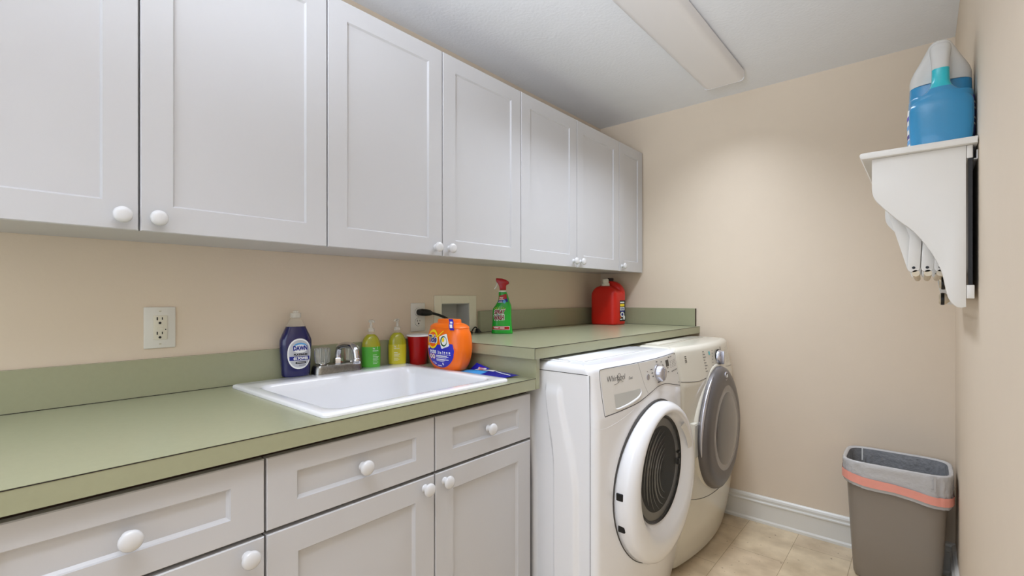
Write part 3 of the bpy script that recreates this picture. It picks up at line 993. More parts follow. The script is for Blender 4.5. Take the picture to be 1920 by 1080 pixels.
r = thing('power_cord', (xw, 1.2565, 1.1195), 'black power cord plugged into the outlet and trailing behind the orange tub', 'cord')
b = MB()
pts = [(xw + 0.0092, 1.2560, 1.1190), (xw + 0.030, 1.2575, 1.1195), (xw + 0.034, 1.272, 1.1185), (xw + 0.034, 1.293, 1.1165), (xw + 0.035, 1.303, 1.114)]
b.tube(pts, [0.0130, 0.0150, 0.0150, 0.0125, 0.0085], M_black, 14)
b.build('plug', r, 50)
path = cr([(xw + 0.034, 1.298, 1.1155), (xw + 0.037, 1.325, 1.110), (xw + 0.045, 1.365, 1.096), (xw + 0.055, 1.41, 1.070), (xw + 0.060, 1.45, 1.040),
           (xw + 0.055, 1.49, 1.0245), (xw + 0.038, 1.52, 1.0205), (xw + 0.030, 1.545, 1.0205)], 6)
MB().tube(path, 0.0056, M_black, 10).build('cable', r, 60)
d = MB().tube(cr([(xw + 0.030, 1.543, 1.0205), (xw + 0.026, 1.560, 1.036), (xw + 0.024, 1.575, 1.042), (xw + 0.026, 1.590, 1.030), (xw + 0.03, 1.605, 1.0185)], 6), 0.003, M_black, 8)
d.build('cable_loop', r, 60)
MB().prism([(1.572, 1.0158), (1.612, 1.0158), (1.604, 1.021), (1.586, 1.036), (1.577, 1.034)], 'x', xw + 0.022, xw + 0.034, M_black, 0.002).build('cable_end', r)

r = thing('wall_box', (xw, 1.4705, 1.1), 'cream recessed laundry outlet box set into the wall behind the orange tub', 'wall box')
b = MB()
fy0, fy1, fz0, fz1 = 1.344, 1.600, 1.0160, 1.190
iy0, iy1, iz0, iz1 = hy0 + 0.003, hy1 - 0.003, 1.0165, hz1 - 0.003
b.box(xw + 0.0004, xw + 0.006, fy0, iy0, fz0, fz1, M_boxp, 0.0015, 1)
b.box(xw + 0.0004, xw + 0.006, iy1, fy1, fz0, fz1, M_boxp, 0.0015, 1)
b.box(xw + 0.0004, xw + 0.0058, iy0 - 0.001, iy1 + 0.001, iz1, fz1, M_boxp, 0.0015, 1)
b.build('frame', r)
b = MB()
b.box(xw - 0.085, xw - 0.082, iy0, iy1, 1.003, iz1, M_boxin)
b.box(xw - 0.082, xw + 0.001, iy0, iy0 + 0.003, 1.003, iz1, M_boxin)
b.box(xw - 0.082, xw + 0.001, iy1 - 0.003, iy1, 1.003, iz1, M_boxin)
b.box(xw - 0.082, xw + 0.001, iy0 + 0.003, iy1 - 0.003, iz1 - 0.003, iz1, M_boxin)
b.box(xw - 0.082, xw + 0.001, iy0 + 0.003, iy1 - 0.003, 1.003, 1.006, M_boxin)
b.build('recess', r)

# ------------------------------------------------------------------ ceiling light
r = thing('ceiling_light', (-0.75, 1.9, ZC), 'long flat white fluorescent ceiling light with acrylic cover', 'ceiling light')
fx0, fx1, fyy0, fyy1 = -0.848, -0.655, 1.265, 2.484
MB().box(fx0 + 0.02, fx1 - 0.02, fyy0 + 0.006, fyy1 - 0.006, ZC - 0.03, ZC - 0.0005, M_fixt).build('housing', r)
pr = [(fx0, ZC - 0.010), (fx0 + 0.004, ZC - 0.040), (fx0 + 0.014, ZC - 0.050), (fx0 + 0.03, ZC - 0.053), (fx1 - 0.03, ZC - 0.053), (fx1 - 0.014, ZC - 0.050),
      (fx1 - 0.004, ZC - 0.040), (fx1, ZC - 0.010), (fx1 - 0.003, ZC - 0.010), (fx1 - 0.008, ZC - 0.038), (fx1 - 0.02, ZC - 0.048), (fx0 + 0.02, ZC - 0.048),
      (fx0 + 0.008, ZC - 0.038), (fx0 + 0.003, ZC - 0.010)]
MB().prism(pr, 'y', fyy0, fyy1 - 0.004, M_diff).build('diffuser', r, 40)
ep = [(fx0, ZC - 0.006), (fx0 + 0.002, ZC - 0.045), (fx0 + 0.014, ZC - 0.054), (fx1 - 0.014, ZC - 0.054), (fx1 - 0.002, ZC - 0.045), (fx1, ZC - 0.006)]
MB().prism(ep, 'y', fyy1 - 0.004, fyy1, M_fixt).build('end_cap', r)
MB().prism(ep, 'y', fyy0 - 0.004, fyy0, M_fixt).build('end_cap', r)
ll = area('lamp_glow', (-0.75, 1.87, ZC - 0.058), (-0.75, 1.87, 0), 0.16, 1.15, 10, (0.9, 0.985, 1.14), 124)
ll.rotation_euler = (0, 0, 0)
ll.parent = r
ll.location = (0, -0.03, -0.058)

# ------------------------------------------------------------------ washer and dryer
def smoothstep(a, b, x):
    t_ = max(0.0, min(1.0, (x - a) / (b - a)))
    return t_ * t_ * (3 - 2 * t_)


def xfront(y0, y1, base=-0.768, bow=0.036, lean=0.026):
    yc, hw = (y0 + y1) / 2, (y1 - y0) / 2
    def f(y, z):
        s_ = (y - yc) / hw
        x = base + bow * (1 - s_ * s_)
        if z < 0.30:
            x -= 0.045 * ((0.30 - z) / 0.30) ** 1.6
        if z > 0.80:
            x -= lean * ((z - 0.80) / 0.165)
        e = hw - abs(y - yc)
        R_ = 0.018
        if e < R_:
            x -= R_ - math.sqrt(max(0, R_ * R_ - (R_ - e) ** 2))
        return x
    return f


def machine_body(y0, y1, zt, xb, f, m, emboss):
    zs = [0.018, 0.03] + [0.05 + 0.025 * i for i in range(29)] + [0.76 + 0.01 * i for i in range(17)]
    zs = [z for z in zs if z < zt - 0.03]
    rt = 0.024
    rows = [(z, 0.0) for z in zs] + [(zt - rt + rt * math.sin(a), rt * (1 - math.cos(a))) for a in [PI / 2 * i / 6 for i in range(7)]]
    NS, NF = (150 if emboss else 20), 48

    def sidex(q, a, b_):
        k1 = (-1.08 - a) / (b_ - a)
        return a + (b_ - a) * (q / 0.15 * k1 if q < 0.15 else k1 + (1 - k1) * (q - 0.15) / 0.85)
    rs = []
    for z, ins in rows:
        ring = []
        ya, yb = y0 + ins, y1 - ins
        xe = f(y0, z) - ins * 0.6
        for i in range(NS):
            x = sidex(i / (NS - 1), xb + ins, xe - 0.002)
            ring.append((x, ya - (emboss(x, z) if emboss and ins == 0 else 0), z))
        for i in range(NF + 1):
            q = i / NF
            q = 0.5 - 0.5 * math.cos(PI * q)
            yy = y0 + (y1 - y0) * q
            ring.append((f(yy, min(z, zt)) - ins, ya + (yb - ya) * q, z))
        for i in range(6):
            x = xe + (xb + ins - xe) * (i + 1) / 6
            ring.append((x, yb, z))
        rs.append(ring)
    return MB().rings(rs, m)


# washer --------------------------------------------------------------
WY0, WY1, WZ = 1.290, 1.976, 0.965
wf = xfront(WY0, WY1)
def w_emb(x, z):
    if z > 0.90:
        return 0.0
    k = smoothstep(0.0, 0.04, 0.90 - z)
    x1 = -0.960 + 0.036 * smoothstep(0.0, 0.30, 0.90 - z)
    x2 = -0.895 + 0.065 * smoothstep(0.0, 0.35, 0.90 - z)
    x3 = -1.035 + 0.020 * smoothstep(0.0, 0.3, 0.84 - z)
    a = smoothstep(x1 - 0.006, x1 + 0.003, x) * (1 - smoothstep(x2 - 0.020, x2 + 0.002, x))
    c = smoothstep(x3 - 0.02, x3, x) * (1 - smoothstep(x3, x3 + 0.02, x)) * smoothstep(0, .05, 0.84 - z)
    return 0.011 * k * a + 0.006 * c
r = thing('washing_machine', (-1.15, 1.633, 0), 'white front-loading washer with round white door beside the base cabinet', 'washing machine')
machine_body(WY0, WY1, WZ, -1.50, wf, M_app, w_emb).build('body', r, 40)
for yy in (1.34, 1.92):
    for x_ in (-1.44, -0.88):
        MB().lathe([(0.02, 0), (0.02, 0.012), (0.012, 0.019)], M_black, (x_, yy, 0), 'z', 14).build('foot', r)
b = MB()
b.box(-1.42, -0.862, 1.37, 1.90, WZ - 0.0005, WZ + 0.0035, M_app, 0.0015, 2)
b.box(-1.42, -0.90, 1.325, 1.345, WZ - 0.0005, WZ + 0.004, M_app, 0.0018, 2)
b.build('top_panel', r)
WO = 0.0012
W = lambda y, z, o=WO: (wf(y, z) + o, y, z)
def seam(mb, pts, rr=0.0011, m=M_seam, f=wf, off=0.0, k=6):
    return mb.tube([(f(y, z) + off, y, z) for y, z in cr(pts, k)], rr, m, 6)
# line around the control panel
seam(MB(), [(1.330, 0.805), (1.42, 0.812), (1.52, 0.822), (1.60, 0.838), (1.68, 0.853), (1.76, 0.853), (1.86, 0.835), (1.965, 0.815)], 0.0013).build('panel_seam', r)
seam(MB(), [(1.336, 0.950), (1.40, 0.9525), (1.65, 0.954), (1.90, 0.953), (1.955, 0.948)], 0.0011).build('panel_seam', r)
seam(MB(), [(1.5535, 0.953), (1.562, 0.92), (1.578, 0.87), (1.597, 0.838)], 0.0008).build('panel_seam', r)
seam(MB(), [(1.336, 0.950), (1.330, 0.93), (1.328, 0.86), (1.330, 0.805)], 0.0008).build('panel_seam', r)
seam(MB(), [(1.292, 0.772), (1.33, 0.768), (1.40, 0.780), (1.50, 0.808)], 0.0009, M_app).build('panel_seam', r)
x_ = wf(WY0 + 0.02, 0.5)
MB().tube([(-1.48, WY0 - 0.0002, 0.937), (-0.80, WY0 - 0.0002, 0.937)], 0.0012, M_seam, 6).build('panel_seam', r)
MB().tube([(-0.792, WY0 - 0.0002, 0.936), (-0.790, WY0 - 0.0002, 0.77), (-0.790, WY0 - 0.0002, 0.30), (-0.806, WY0 - 0.0002, 0.12)], 0.0009, M_seam, 6).build('panel_seam', r)

# control panel skin
b = MB()
ptop = lambda y: 0.951
plow = lambda y: interp([(1.33, 0.807), (1.42, 0.814), (1.52, 0.824), (1.60, 0.840), (1.68, 0.855), (1.76, 0.855), (1.86, 0.837), (1.965, 0.817)], y, 1)
b.grid(lambda y, t_: W(y, plow(y) + (ptop(y) - plow(y)) * t_, 0.0006), 1.334, 1.955, 40, 0, 1, 10, M_panel)
b.build('control_panel', r)
d = MB()
# detergent drawer pocket: recessed look by a raised lip and shade painted as a flat grey patch
pocket = [(1.385, 0.866), (1.44, 0.868), (1.51, 0.868), (1.545, 0.866), (1.545, 0.852), (1.52, 0.838), (1.46, 0.826), (1.40, 0.820), (1.386, 0.822)]
lip = cr(pocket[3:], 5)
d.tube([W(y, z, 0.001) for y, z in lip], [0.0008 + 0.0034 * math.sin(PI * i / (len(lip) - 1)) for i in range(len(lip))], M_app, 8)
d.grid(lambda y, t_: W(y, interp([(1.386, 0.822), (1.46, 0.828), (1.52, 0.840), (1.545, 0.855)], y, 1) * (1 - t_) + 0.866 * t_, 0.0012 ), 1.388, 1.543, 16, 0, 1, 5, M_boxin)
d.text(lambda y, z: W(y, z, 0.0012), 'Whirlpool', 1.413, 0.9145, 0.098, 0.024, M_print, -0.005, 0.3)
d.text(lambda y, z: W(y, z, 0.0012), 'Duet', 1.492, 0.909, 0.026, 0.009, M_print, 0.0, 0.4)
d.tube([W(y, z, 0.001) for y, z in cr([(1.395, 0.897), (1.42, 0.902), (1.436, 0.922), (1.428, 0.931), (1.418, 0.915), (1.446, 0.902)], 5)], 0.0005, M_print, 5)
d.build('detergent_drawer', r)
ky, kz = 1.700, 0.899
b = MB().lathe([(0.034, 0.0), (0.034, 0.004), (0.030, 0.006), (0.028, 0.022), (0.025, 0.026), (0.010, 0.027)], M_silver, (wf(ky, kz) - 0.002, ky, kz), 'x', 32)
b.box(wf(ky, kz) + 0.024, wf(ky, kz) + 0.029, ky - 0.003, ky + 0.003, kz - 0.022, kz + 0.022, M_chrome, 0.001, 1)
b.build('cycle_knob', r, 40)['label'] = 'chrome cycle knob'
for y, z in ((1.611, 0.896), (1.765, 0.899)):
    MB().lathe([(0.0105, 0), (0.0115, 0.0016), (0.0105, 0.0024), (0.009, 0.002)], M_silver, (wf(y, z), y, z), 'x', 24).build('push_button', r)
b = MB().grid(lambda y, z: W(y, z, 0.0014), 1.793, 1.829, 4, 0.912, 0.937, 3, M_black)
b.build('display', r)
b = MB()
for y, z, wd in ((1.645, 0.918, 0.016), (1.648, 0.905, 0.014), (1.652, 0.893, 0.012), (1.70, 0.940, 0.014), (1.745, 0.935, 0.012), (1.757, 0.922, 0.010),
                 (1.70, 0.866, 0.030), (1.72, 0.872, 0.014), (1.611, 0.914, 0.006), (1.765, 0.918, 0.006), (1.84, 0.942, 0.018), (1.87, 0.942, 0.014), (1.93, 0.944, 0.006),
                 (1.81, 0.890, 0.018), (1.81, 0.905, 0.014)):
    b.grid(lambda yy, zz_: W(yy, zz_, 0.0013), y - wd / 2, y + wd / 2, 2, z, z + 0.003, 1, M_print)
for i, y in enumerate((1.848, 0.0, 1.876, 0.0, 1.900, 0.0, 1.920)):
    if y:
        for j in range(5):
            b.grid(lambda yy, zz_: W(yy, zz_, 0.0013), y, y + 0.008, 1, 0.902 + j * 0.006, 0.9042 + j * 0.006, 1, M_print)
for y in (1.853, 1.876, 1.90, 1.922):
    b.grid(lambda yy, zz_: W(yy, zz_, 0.0013), y, y + 0.014, 1, 0.885, 0.889, 1, M_print)
for z in (0.868, 0.832):
    b.lathe([(0.0025, 0), (0.0025, 0.001)], M_print, (wf(1.942, z) + 0.0006, 1.942, z), 'x', 10)
b.build('control_print', r)
# door
DC, DZ, DR = 1.652, 0.525, 0.279
x0 = -0.7265
def dring(r_, h, f, n=72):
    cy, cz = DC - 0.005 * f, DZ + 0.041 * f
    return [(x0 + h, cy + r_ * math.cos(2 * PI * i / n), cz + r_ * math.sin(2 * PI * i / n)) for i in range(n)]
prof = [(DR - 0.006, -0.030, 0), (DR, -0.022, 0), (DR + 0.001, 0.014, 0), (DR - 0.004, 0.026, 0), (DR - 0.013, 0.035, 0.05), (DR - 0.028, 0.041, 0.2), (DR - 0.044, 0.0435, 0.42),
        (DR - 0.056, 0.042, 0.6), (DR - 0.066, 0.036, 0.75), (DR - 0.077, 0.022, 0.9), (DR - 0.084, 0.012, 0.97), (DR - 0.090, 0.008, 1.0)]
door = MB().rings([dring(*p) for p in prof], M_app, True, False).build('door', r, 60)
MB().rings([dring(DR - 0.0895, 0.009, 1), dring(DR - 0.094, 0.0135, 1), dring(DR - 0.0995, 0.009, 1)], M_black, False, False).build('gasket', door, 60)
OY, OZ = DC - 0.005, DZ + 0.041
b = MB()
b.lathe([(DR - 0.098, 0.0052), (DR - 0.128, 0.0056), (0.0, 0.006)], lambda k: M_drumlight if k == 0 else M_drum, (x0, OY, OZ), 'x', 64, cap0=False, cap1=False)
for i in range(8):
    rr = 0.075 + 0.021 * i
    cy_, cz_ = OY + 0.075, OZ - 0.03
    arc = []
    for k in range(40):
        a = 1.55 + 0.075 * k
        q = (cy_ + rr * math.cos(a) - OY, cz_ + rr * math.sin(a) - OZ)
        if q[0] ** 2 + q[1] ** 2 < 0.0205 and q[0] < 0.05:
            arc.append((x0 + 0.0068, OY + q[0], OZ + q[1]))
    if len(arc) > 3:
        b.tube(arc, [0.0004 + (0.0016 + 0.0012 * (i % 3)) * math.sin(PI * k / (len(arc) - 1)) for k in range(len(arc))], M_drumlight, 6)
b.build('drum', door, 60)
MB().lathe([(DR - 0.099, 0.010), (0.14, 0.016), (0.09, 0.020), (0.04, 0.022), (0.0005, 0.0225)], M_glass, (x0, OY, OZ), 'x', 64, cap0=False, cap1=False).build('glass', door, 60)
for z in (DZ + 0.02, DZ - 0.085):
    yy = DC - math.sqrt(DR ** 2 - (z - DZ) ** 2)
    MB().box(x0 - 0.018, x0 + 0.006, yy - 0.003, yy + 0.010, z - 0.012, z + 0.012, M_black, 0.002, 1).build('hinge', door)
MB().box(x0 + 0.006, x0 + 0.0165, OY + 0.152, OY + 0.168, OZ - 0.026, OZ - 0.002, M_black, 0.002, 1).build('latch', door)
b = MB().box(x0 + 0.006, x0 + 0.0165, OY + 0.152, OY + 0.168, OZ + 0.018, OZ + 0.026, M_black, 0.001, 1)
b.build('latch', door)
b = MB()
b.grid(lambda a, t_: (x0 + 0.0442 - 0.009 * t_, DC + (DR - 0.050 - 0.021 * t_) * math.cos(a), DZ + (DR - 0.050 - 0.021 * t_) * math.sin(a)), 0.35, 0.95, 14, 0, 1, 4, M_panel)
b.build('door_grip', door)
# dark gap behind door rim
b = MB().tube([(wf(DC + 0.283 * math.cos(a), DZ + 0.283 * math.sin(a)) + 0.0005, DC + 0.283 * math.cos(a), DZ + 0.283 * math.sin(a)) for a in [0.9 + 0.09 * i for i in range(42)]],
              [0.0008 + 0.0018 * math.sin(PI * i / 41) + 0.0035 * math.exp(-((i - 12) / 7) ** 2) for i in range(42)], M_seam, 8)
b.build('door_gap', r)

# dryer ----------------------------------------------------------------
EY0, EY1, EZ = 1.993, 2.692, 0.965
ef = xfront(EY0, EY1, -0.772, 0.040, 0.030)
r = thing('clothes_dryer', (-1.15, 2.343, 0), 'off-white dryer with grey oval door against the end wall', 'dryer')
machine_body(EY0, EY1, EZ, -1.50, ef, M_dapp, None).build('body', r, 40)
for yy in (2.04, 2.64):
    for x_ in (-1.44, -0.90):
        MB().lathe([(0.02, 0), (0.02, 0.012), (0.012, 0.019)], M_black, (x_, yy, 0), 'z', 14).build('foot', r)
b = MB().box(-1.42, -0.90, 2.06, 2.62, EZ - 0.0005, EZ + 0.0035, M_dapp, 0.0015, 2)
b.box(-0.905, -0.903, 2.06, 2.62, EZ + 0.0030, EZ + 0.0037, M_seam)
b.build('top_panel', r)
V = lambda y, z, o=0.0012: (ef(y, z) + o, y, z)
seam(MB(), [(1.998, 0.822), (2.06, 0.816), (2.13, 0.812), (2.20, 0.818)], 0.0012, M_seam, ef).build('panel_seam', r)
seam(MB(), [(2.50, 0.838), (2.58, 0.830), (2.684, 0.824)], 0.0010, M_seam, ef).build('panel_seam', r)
seam(MB(), [(1.998, 0.325), (2.10, 0.300), (2.20, 0.285), (2.32, 0.280), (2.46, 0.284), (2.58, 0.296), (2.684, 0.315)], 0.0013, M_seam, ef).build('panel_seam', r)

EC, EDZ = 2.340, 0.562
def egg(a, s_=1.0):
    sa, ca = math.sin(a), math.cos(a)
    rz = 0.292 if sa > 0 else 0.268
    rx = 0.262 * (1 - 0.16 * max(0, sa) ** 1.5)
    return EC + rx * s_ * ca, EDZ + rz * s_ * sa
xd = -0.742
NN = 72
def eggring(s_, x, dy=0.0, dz=0.0):
    return [(x, egg(2 * PI * i / NN, s_)[0] + dy, egg(2 * PI * i / NN, s_)[1] + dz) for i in range(NN)]
b = MB()
b.rings([eggring(1.0, xd + 0.001), eggring(1.01, xd + 0.014), eggring(0.985, xd + 0.030), eggring(0.93, xd + 0.039), eggring(0.82, xd + 0.043, 0.008), eggring(0.70, xd + 0.043, 0.018)], M_dgrey, True, False)
door = b.build('door', r, 60)
b = MB()
b.rings([eggring(0.70, xd + 0.0430, 0.018), eggring(0.69, xd + 0.0415, 0.018), eggring(0.60, xd + 0.0450, 0.012), eggring(0.58, xd + 0.046, 0.010), eggring(0.40, xd + 0.050, 0.004), eggring(0.2, xd + 0.052, 0), eggring(0.02, xd + 0.0525, 0)],
        lambda k: M_win2 if k < 2 else M_win, False, True)
b.build('window', door, 60)
b = MB()
b.rings([eggring(1.05, xd - 0.012), eggring(1.04, xd - 0.001), eggring(1.02, xd + 0.004), eggring(1.0, xd + 0.004)], M_dapp, False, False)
b.build('door_surround', r, 60)
b = MB()
n2 = 26
aa = [PI * 0.66 + PI * 0.42 * i / n2 for i in range(n2 + 1)]
b.tube([(xd + 0.020, egg(a, 1.012)[0], egg(a, 1.012)[1]) for a in aa], [0.002 + 0.008 * max(0, math.sin(PI * i / n2)) ** 0.7 for i in range(n2 + 1)], M_silver, 10)
b.build('door_trim', door, 60)['label'] = 'silver crescent trim'
b = MB().box(-0.760, -0.738, 2.046, 2.100, 0.490, 0.640, M_dapp, 0.004, 2)
b.box(-0.7385, -0.7365, 2.050, 2.090, 0.498, 0.632, M_boxin)
b.box(-0.738, -0.7275, 2.088, 2.097, 0.486, 0.644, M_silver, 0.003, 2)
b.build('door_handle', r)
by, bz = EC + 0.010, EDZ + 0.250
b = MB().lathe([(0.021, 0.0), (0.021, 0.003), (0.018, 0.005), (0.017, 0.0045)], M_silver, (xd + 0.0395, by, bz), 'x', 28)
b.lathe([(0.0165, 0.0046), (0.001, 0.0050)], M_dgrey, (xd + 0.0395, by, bz), 'x', 28)
b.tube([(xd + 0.0449, by + q * 0.010, bz + 0.007 * math.sin(4 * q)) for q in [-1 + 0.2 * i for i in range(11)]], 0.0016, M_lwhite, 6)
b.build('badge', door)
ky, kz = 2.385, 0.893
b = MB().lathe([(0.040, 0.0), (0.040, 0.0025), (0.036, 0.004)], M_black, (ef(ky, kz) - 0.001, ky, kz), 'x', 30)
b.lathe([(0.035, 0.0035), (0.033, 0.016), (0.030, 0.020), (0.012, 0.021)], M_silver, (ef(ky, kz) - 0.001, ky + 0.002, kz), 'x', 30)
b.box(ef(ky, kz) + 0.016, ef(ky, kz) + 0.030, ky - 0.006, ky + 0.006, kz - 0.031, kz + 0.031, M_silver, 0.003, 2)
b.build('cycle_knob', r, 40)['label'] = 'silver cycle knob'
b = MB()
for j in range(8):
    b.grid(lambda yy, zz_: V(yy, zz_, 0.0010), 2.205, 2.221 + 0.007 * (j % 3), 2, 0.932 - 0.0125 * j, 0.9346 - 0.0125 * j, 1, M_print)
for j in range(6):
    b.grid(lambda yy, zz_: V(yy, zz_, 0.0010), 2.312 - 0.004 * j, 2.324 - 0.004 * j, 2, 0.930 - 0.0135 * j, 0.9325 - 0.0135 * j, 1, M_print)
for j in range(6):
    for q in (2.535, 2.575):
        b.grid(lambda yy, zz_: V(yy, zz_, 0.0010), q, q + 0.006, 1, 0.925 - 0.014 * j, 0.9275 - 0.014 * j, 1, M_print)
b.grid(lambda yy, zz_: V(yy, zz_, 0.0010), 2.270, 2.286, 2, 0.914, 0.930, 2, M_lgrn if False else M_teal)
b.grid(lambda yy, zz_: V(yy, zz_, 0.0010), 2.444, 2.452, 2, 0.916, 0.938, 2, M_print)
b.grid(lambda yy, zz_: V(yy, zz_, 0.0010), 2.455, 2.461, 2, 0.868, 0.880, 2, M_lorange)
for j in range(4):
    b.grid(lambda yy, zz_: V(yy, zz_, 0.0010), 2.047, 2.060, 2, 0.900 + 0.0075 * j, 0.904 + 0.0075 * j, 1, M_print)
b.build('control_print', r)

# ------------------------------------------------------------------ wall shelf with drying rack
ZSH = 1.576
r = thing('wall_drying_rack', (0.10, 1.93, 1.15), 'white wall shelf with scrolled brackets and folded drying rack', 'drying rack')
sy0, sy1 = 1.612, 2.275
b = MB()
prs = [(-0.133, ZSH - 0.006), (-0.131, ZSH - 0.0015), (-0.126, ZSH), (0.100, ZSH), (0.100, ZSH - 0.0165), (-0.128, ZSH - 0.0165), (-0.132, ZSH - 0.012)]
b.prism(prs, 'y', sy0, sy1, M_shelf, 0.002)
b.build('shelf', r, 40)
curve = cr([(-0.107, 1.478), (-0.103, 1.455), (-0.089, 1.432), (-0.056, 1.393), (-0.018, 1.352), (0.014, 1.300), (0.034, 1.250), (0.0415, 1.210),
            (0.048, 1.180), (0.060, 1.161), (0.072, 1.157)], 5)
bp = [(-0.107, ZSH - 0.0168)] + curve + [(0.080, 1.159), (0.080, ZSH - 0.0168)]
for y in (1.628, 2.222):
    MB().prism(bp, 'y', y, y + 0.018, M_shelf, 0.0015).build('bracket', r, 30)
b = MB().box(0.0805, 0.0950, 1.6275, 2.2405, 1.180, 1.214, M_shelf, 0.002, 2)
b.build('rail', r)
b = MB().box(0.0805, 0.0920, 1.6275, 2.2405, 1.527, 1.559, M_shelf, 0.002, 2)
b.build('rail', r)
b = MB().box(0.0922, 0.0940, 1.640, 2.228, 1.525, 1.555, M_black)
b.box(0.0940, 0.1010, 1.640, 2.228, 1.5255, 1.5275, M_lwhite)
b.box(0.0990, 0.1012, 1.640, 2.228, 1.5275, 1.548, M_lwhite)
b.build('hanger_rail', r)
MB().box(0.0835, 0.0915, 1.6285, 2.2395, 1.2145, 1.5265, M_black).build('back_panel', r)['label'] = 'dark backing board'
# folded concertina slats
def slat(mb, x0_, z0_, x1_, z1_, y, m, wd=0.0126, th=0.008):
    d = Vector((x1_ - x0_, 0, z1_ - z0_)).normalized()
    nrm = Vector((-d.z, 0, d.x))
    ring = []
    for i in range(9):
        a = PI / 2 + PI * i / 8
        ring.append((x0_ + wd * (math.cos(a) * d.x + math.sin(a) * nrm.x), z0_ + wd * (math.cos(a) * d.z + math.sin(a) * nrm.z)))
    for i in range(9):
        a = -PI / 2 + PI * i / 8
        ring.append((x1_ + wd * (math.cos(a) * d.x + math.sin(a) * nrm.x), z1_ + wd * (math.cos(a) * d.z + math.sin(a) * nrm.z)))
    mb.prism(ring, 'y', y, y + th, m, 0.001)
    return mb
for y in (1.668, 2.180):
    for i, xx_ in enumerate((-0.020, 0.0075, 0.033)):
        sl = slat(MB(), xx_, 1.262, xx_ + 0.014, 1.545, y, M_shelf).build('slat', r, 30)
        MB().lathe([(0.0036, -0.0008), (0.0036, 0.002)], M_black, (xx_, y, 1.262), 'y', 14).build('rivet', sl)
    for xx_ in (-0.020, 0.0075):
        slat(MB(), xx_ - 0.001, 1.262, xx_ - 0.072, 1.535, y + 0.0105, M_shelf).build('slat', r, 30)
for xx_ in (-0.016, 0.009, 0.034):
    MB().tube([(xx_, 1.668, 1.247), (xx_, 2.188, 1.247)], 0.0085, M_wood, 14).build('dowel', r, 40)
for xx_ in (0.05, 0.058):
    MB().tube([(xx_, 1.70, 1.243), (xx_, 2.17, 1.243)], 0.0075, M_wood, 14).build('dowel', r, 40)
for y, z in ((1.80, 1.222), (1.86, 1.178)):
    pk = MB().lathe([(0.006, 0.0), (0.006, -0.022), (0.012, -0.028), (0.017, -0.034), (0.017, -0.042), (0.012, -0.047)], M_wood, (0.0805, y, z), 'x', 20)
    pk = pk.build('peg', r, 40)
    MB().lathe([(0.0172, -0.035), (0.0178, -0.039), (0.0172, -0.043)], M_black, (0.0805, y, z), 'x', 20, cap0=False, cap1=False).build('peg_band', pk, 40)

# blue jug --------------------------------------------------------------
jz = ZSH + 0.0003
r = thing('fluid_jug', (0.0335, 1.73, jz), 'large translucent jug of blue cleaning fluid standing on the wall shelf', 'jug')
ah, bh = 0.0655, 0.085
P = cr([(0.0, 0.056, 0.072), (0.005, 0.063, 0.080), (0.02, 0.066, 0.083), (0.08, 0.067, 0.084), (0.125, 0.066, 0.083), (0.135, 0.065, 0.082)], 4)
def row2(z, a, b_, cy):
    return (z, a, b_, 0.0, cy)
PB = [row2(p[0], p[1], p[2], 0.0) for p in P]
b = MB()
loft(b, PB, M_blue, 3.6)
b.build('jug_body', r, 45, True)
# rear chamber, set back behind the grip
PR = cr([row2(0.125, 0.0655, 0.052, 0.030), row2(0.150, 0.0650, 0.052, 0.030), row2(0.182, 0.0640, 0.052, 0.030)], 4)
loft(MB(), PR, M_blue, 3.4).build('rear_chamber', r, 45, True)
PT = cr([row2(0.182, 0.0640, 0.054, 0.026), row2(0.205, 0.0630, 0.054, 0.024), row2(0.222, 0.0570, 0.053, 0.020), row2(0.245, 0.0430, 0.048, 0.010), row2(0.266, 0.0310, 0.042, 0.000),
         row2(0.280, 0.0230, 0.036, -0.006), row2(0.2875, 0.0150, 0.026, -0.008), row2(0.2900, 0.006, 0.012, -0.008)], 5)
loft(MB(), PT, M_milk, 2.8).build('shoulder', r, 45, True)['label'] = 'milky empty upper part of the jug'
# grip column with flared foot
PG = cr([row2(0.0005, 0.052, 0.024, -0.056), row2(0.01, 0.0605, 0.0295, -0.0565), row2(0.06, 0.0635, 0.030, -0.0565), row2(0.098, 0.0635, 0.030, -0.0565), row2(0.112, 0.0615, 0.030, -0.056),
         row2(0.124, 0.0550, 0.029, -0.055), row2(0.136, 0.0430, 0.028, -0.054), row2(0.146, 0.0310, 0.026, -0.053), row2(0.156, 0.0225, 0.024, -0.052),
         row2(0.168, 0.0190, 0.022, -0.051), row2(0.186, 0.0180, 0.021, -0.050), row2(0.202, 0.0178, 0.021, -0.050)], 5)
b = MB()
loft(b, PG, lambda k: M_blue if PG[k][0] < 0.150 else M_teal, 2.8)
b.build('grip', r, 45, True)
PH = cr([row2(0.202, 0.0178, 0.021, -0.050), row2(0.225, 0.0185, 0.022, -0.048), row2(0.246, 0.0205, 0.024, -0.040), row2(0.262, 0.0220, 0.025, -0.030), row2(0.275, 0.0200, 0.024, -0.022),
         row2(0.283, 0.0130, 0.016, -0.018)], 5)
loft(MB(), PH, M_milk, 2.6).build('grip_top', r, 45, True)
def side(sg):
    def fn(y, z):
        a, b_ = interp(P, min(z, 0.134), 1), interp(P, min(z, 0.134), 2)
        t_ = min(0.999, abs(y / b_))
        return (sg * (a * (1 - t_ ** 3.6) ** (1 / 3.6) + 0.0008), y, z)
    return fn
b = MB()
b.disc(side(1), 0.0, 0.070, 0.073, 0.055, M_lblue, 0, sup=4)
for z in (0.045, 0.06, 0.085, 0.1):
    b.grid(lambda y, z_: tuple(Vector(side(1)(y, z_)) + Vector((0.0005, 0, 0))), -0.060, -0.02, 6, z, z + 0.005, 1, M_lwhite)
b.build('label', r, 40, True)
b = MB()
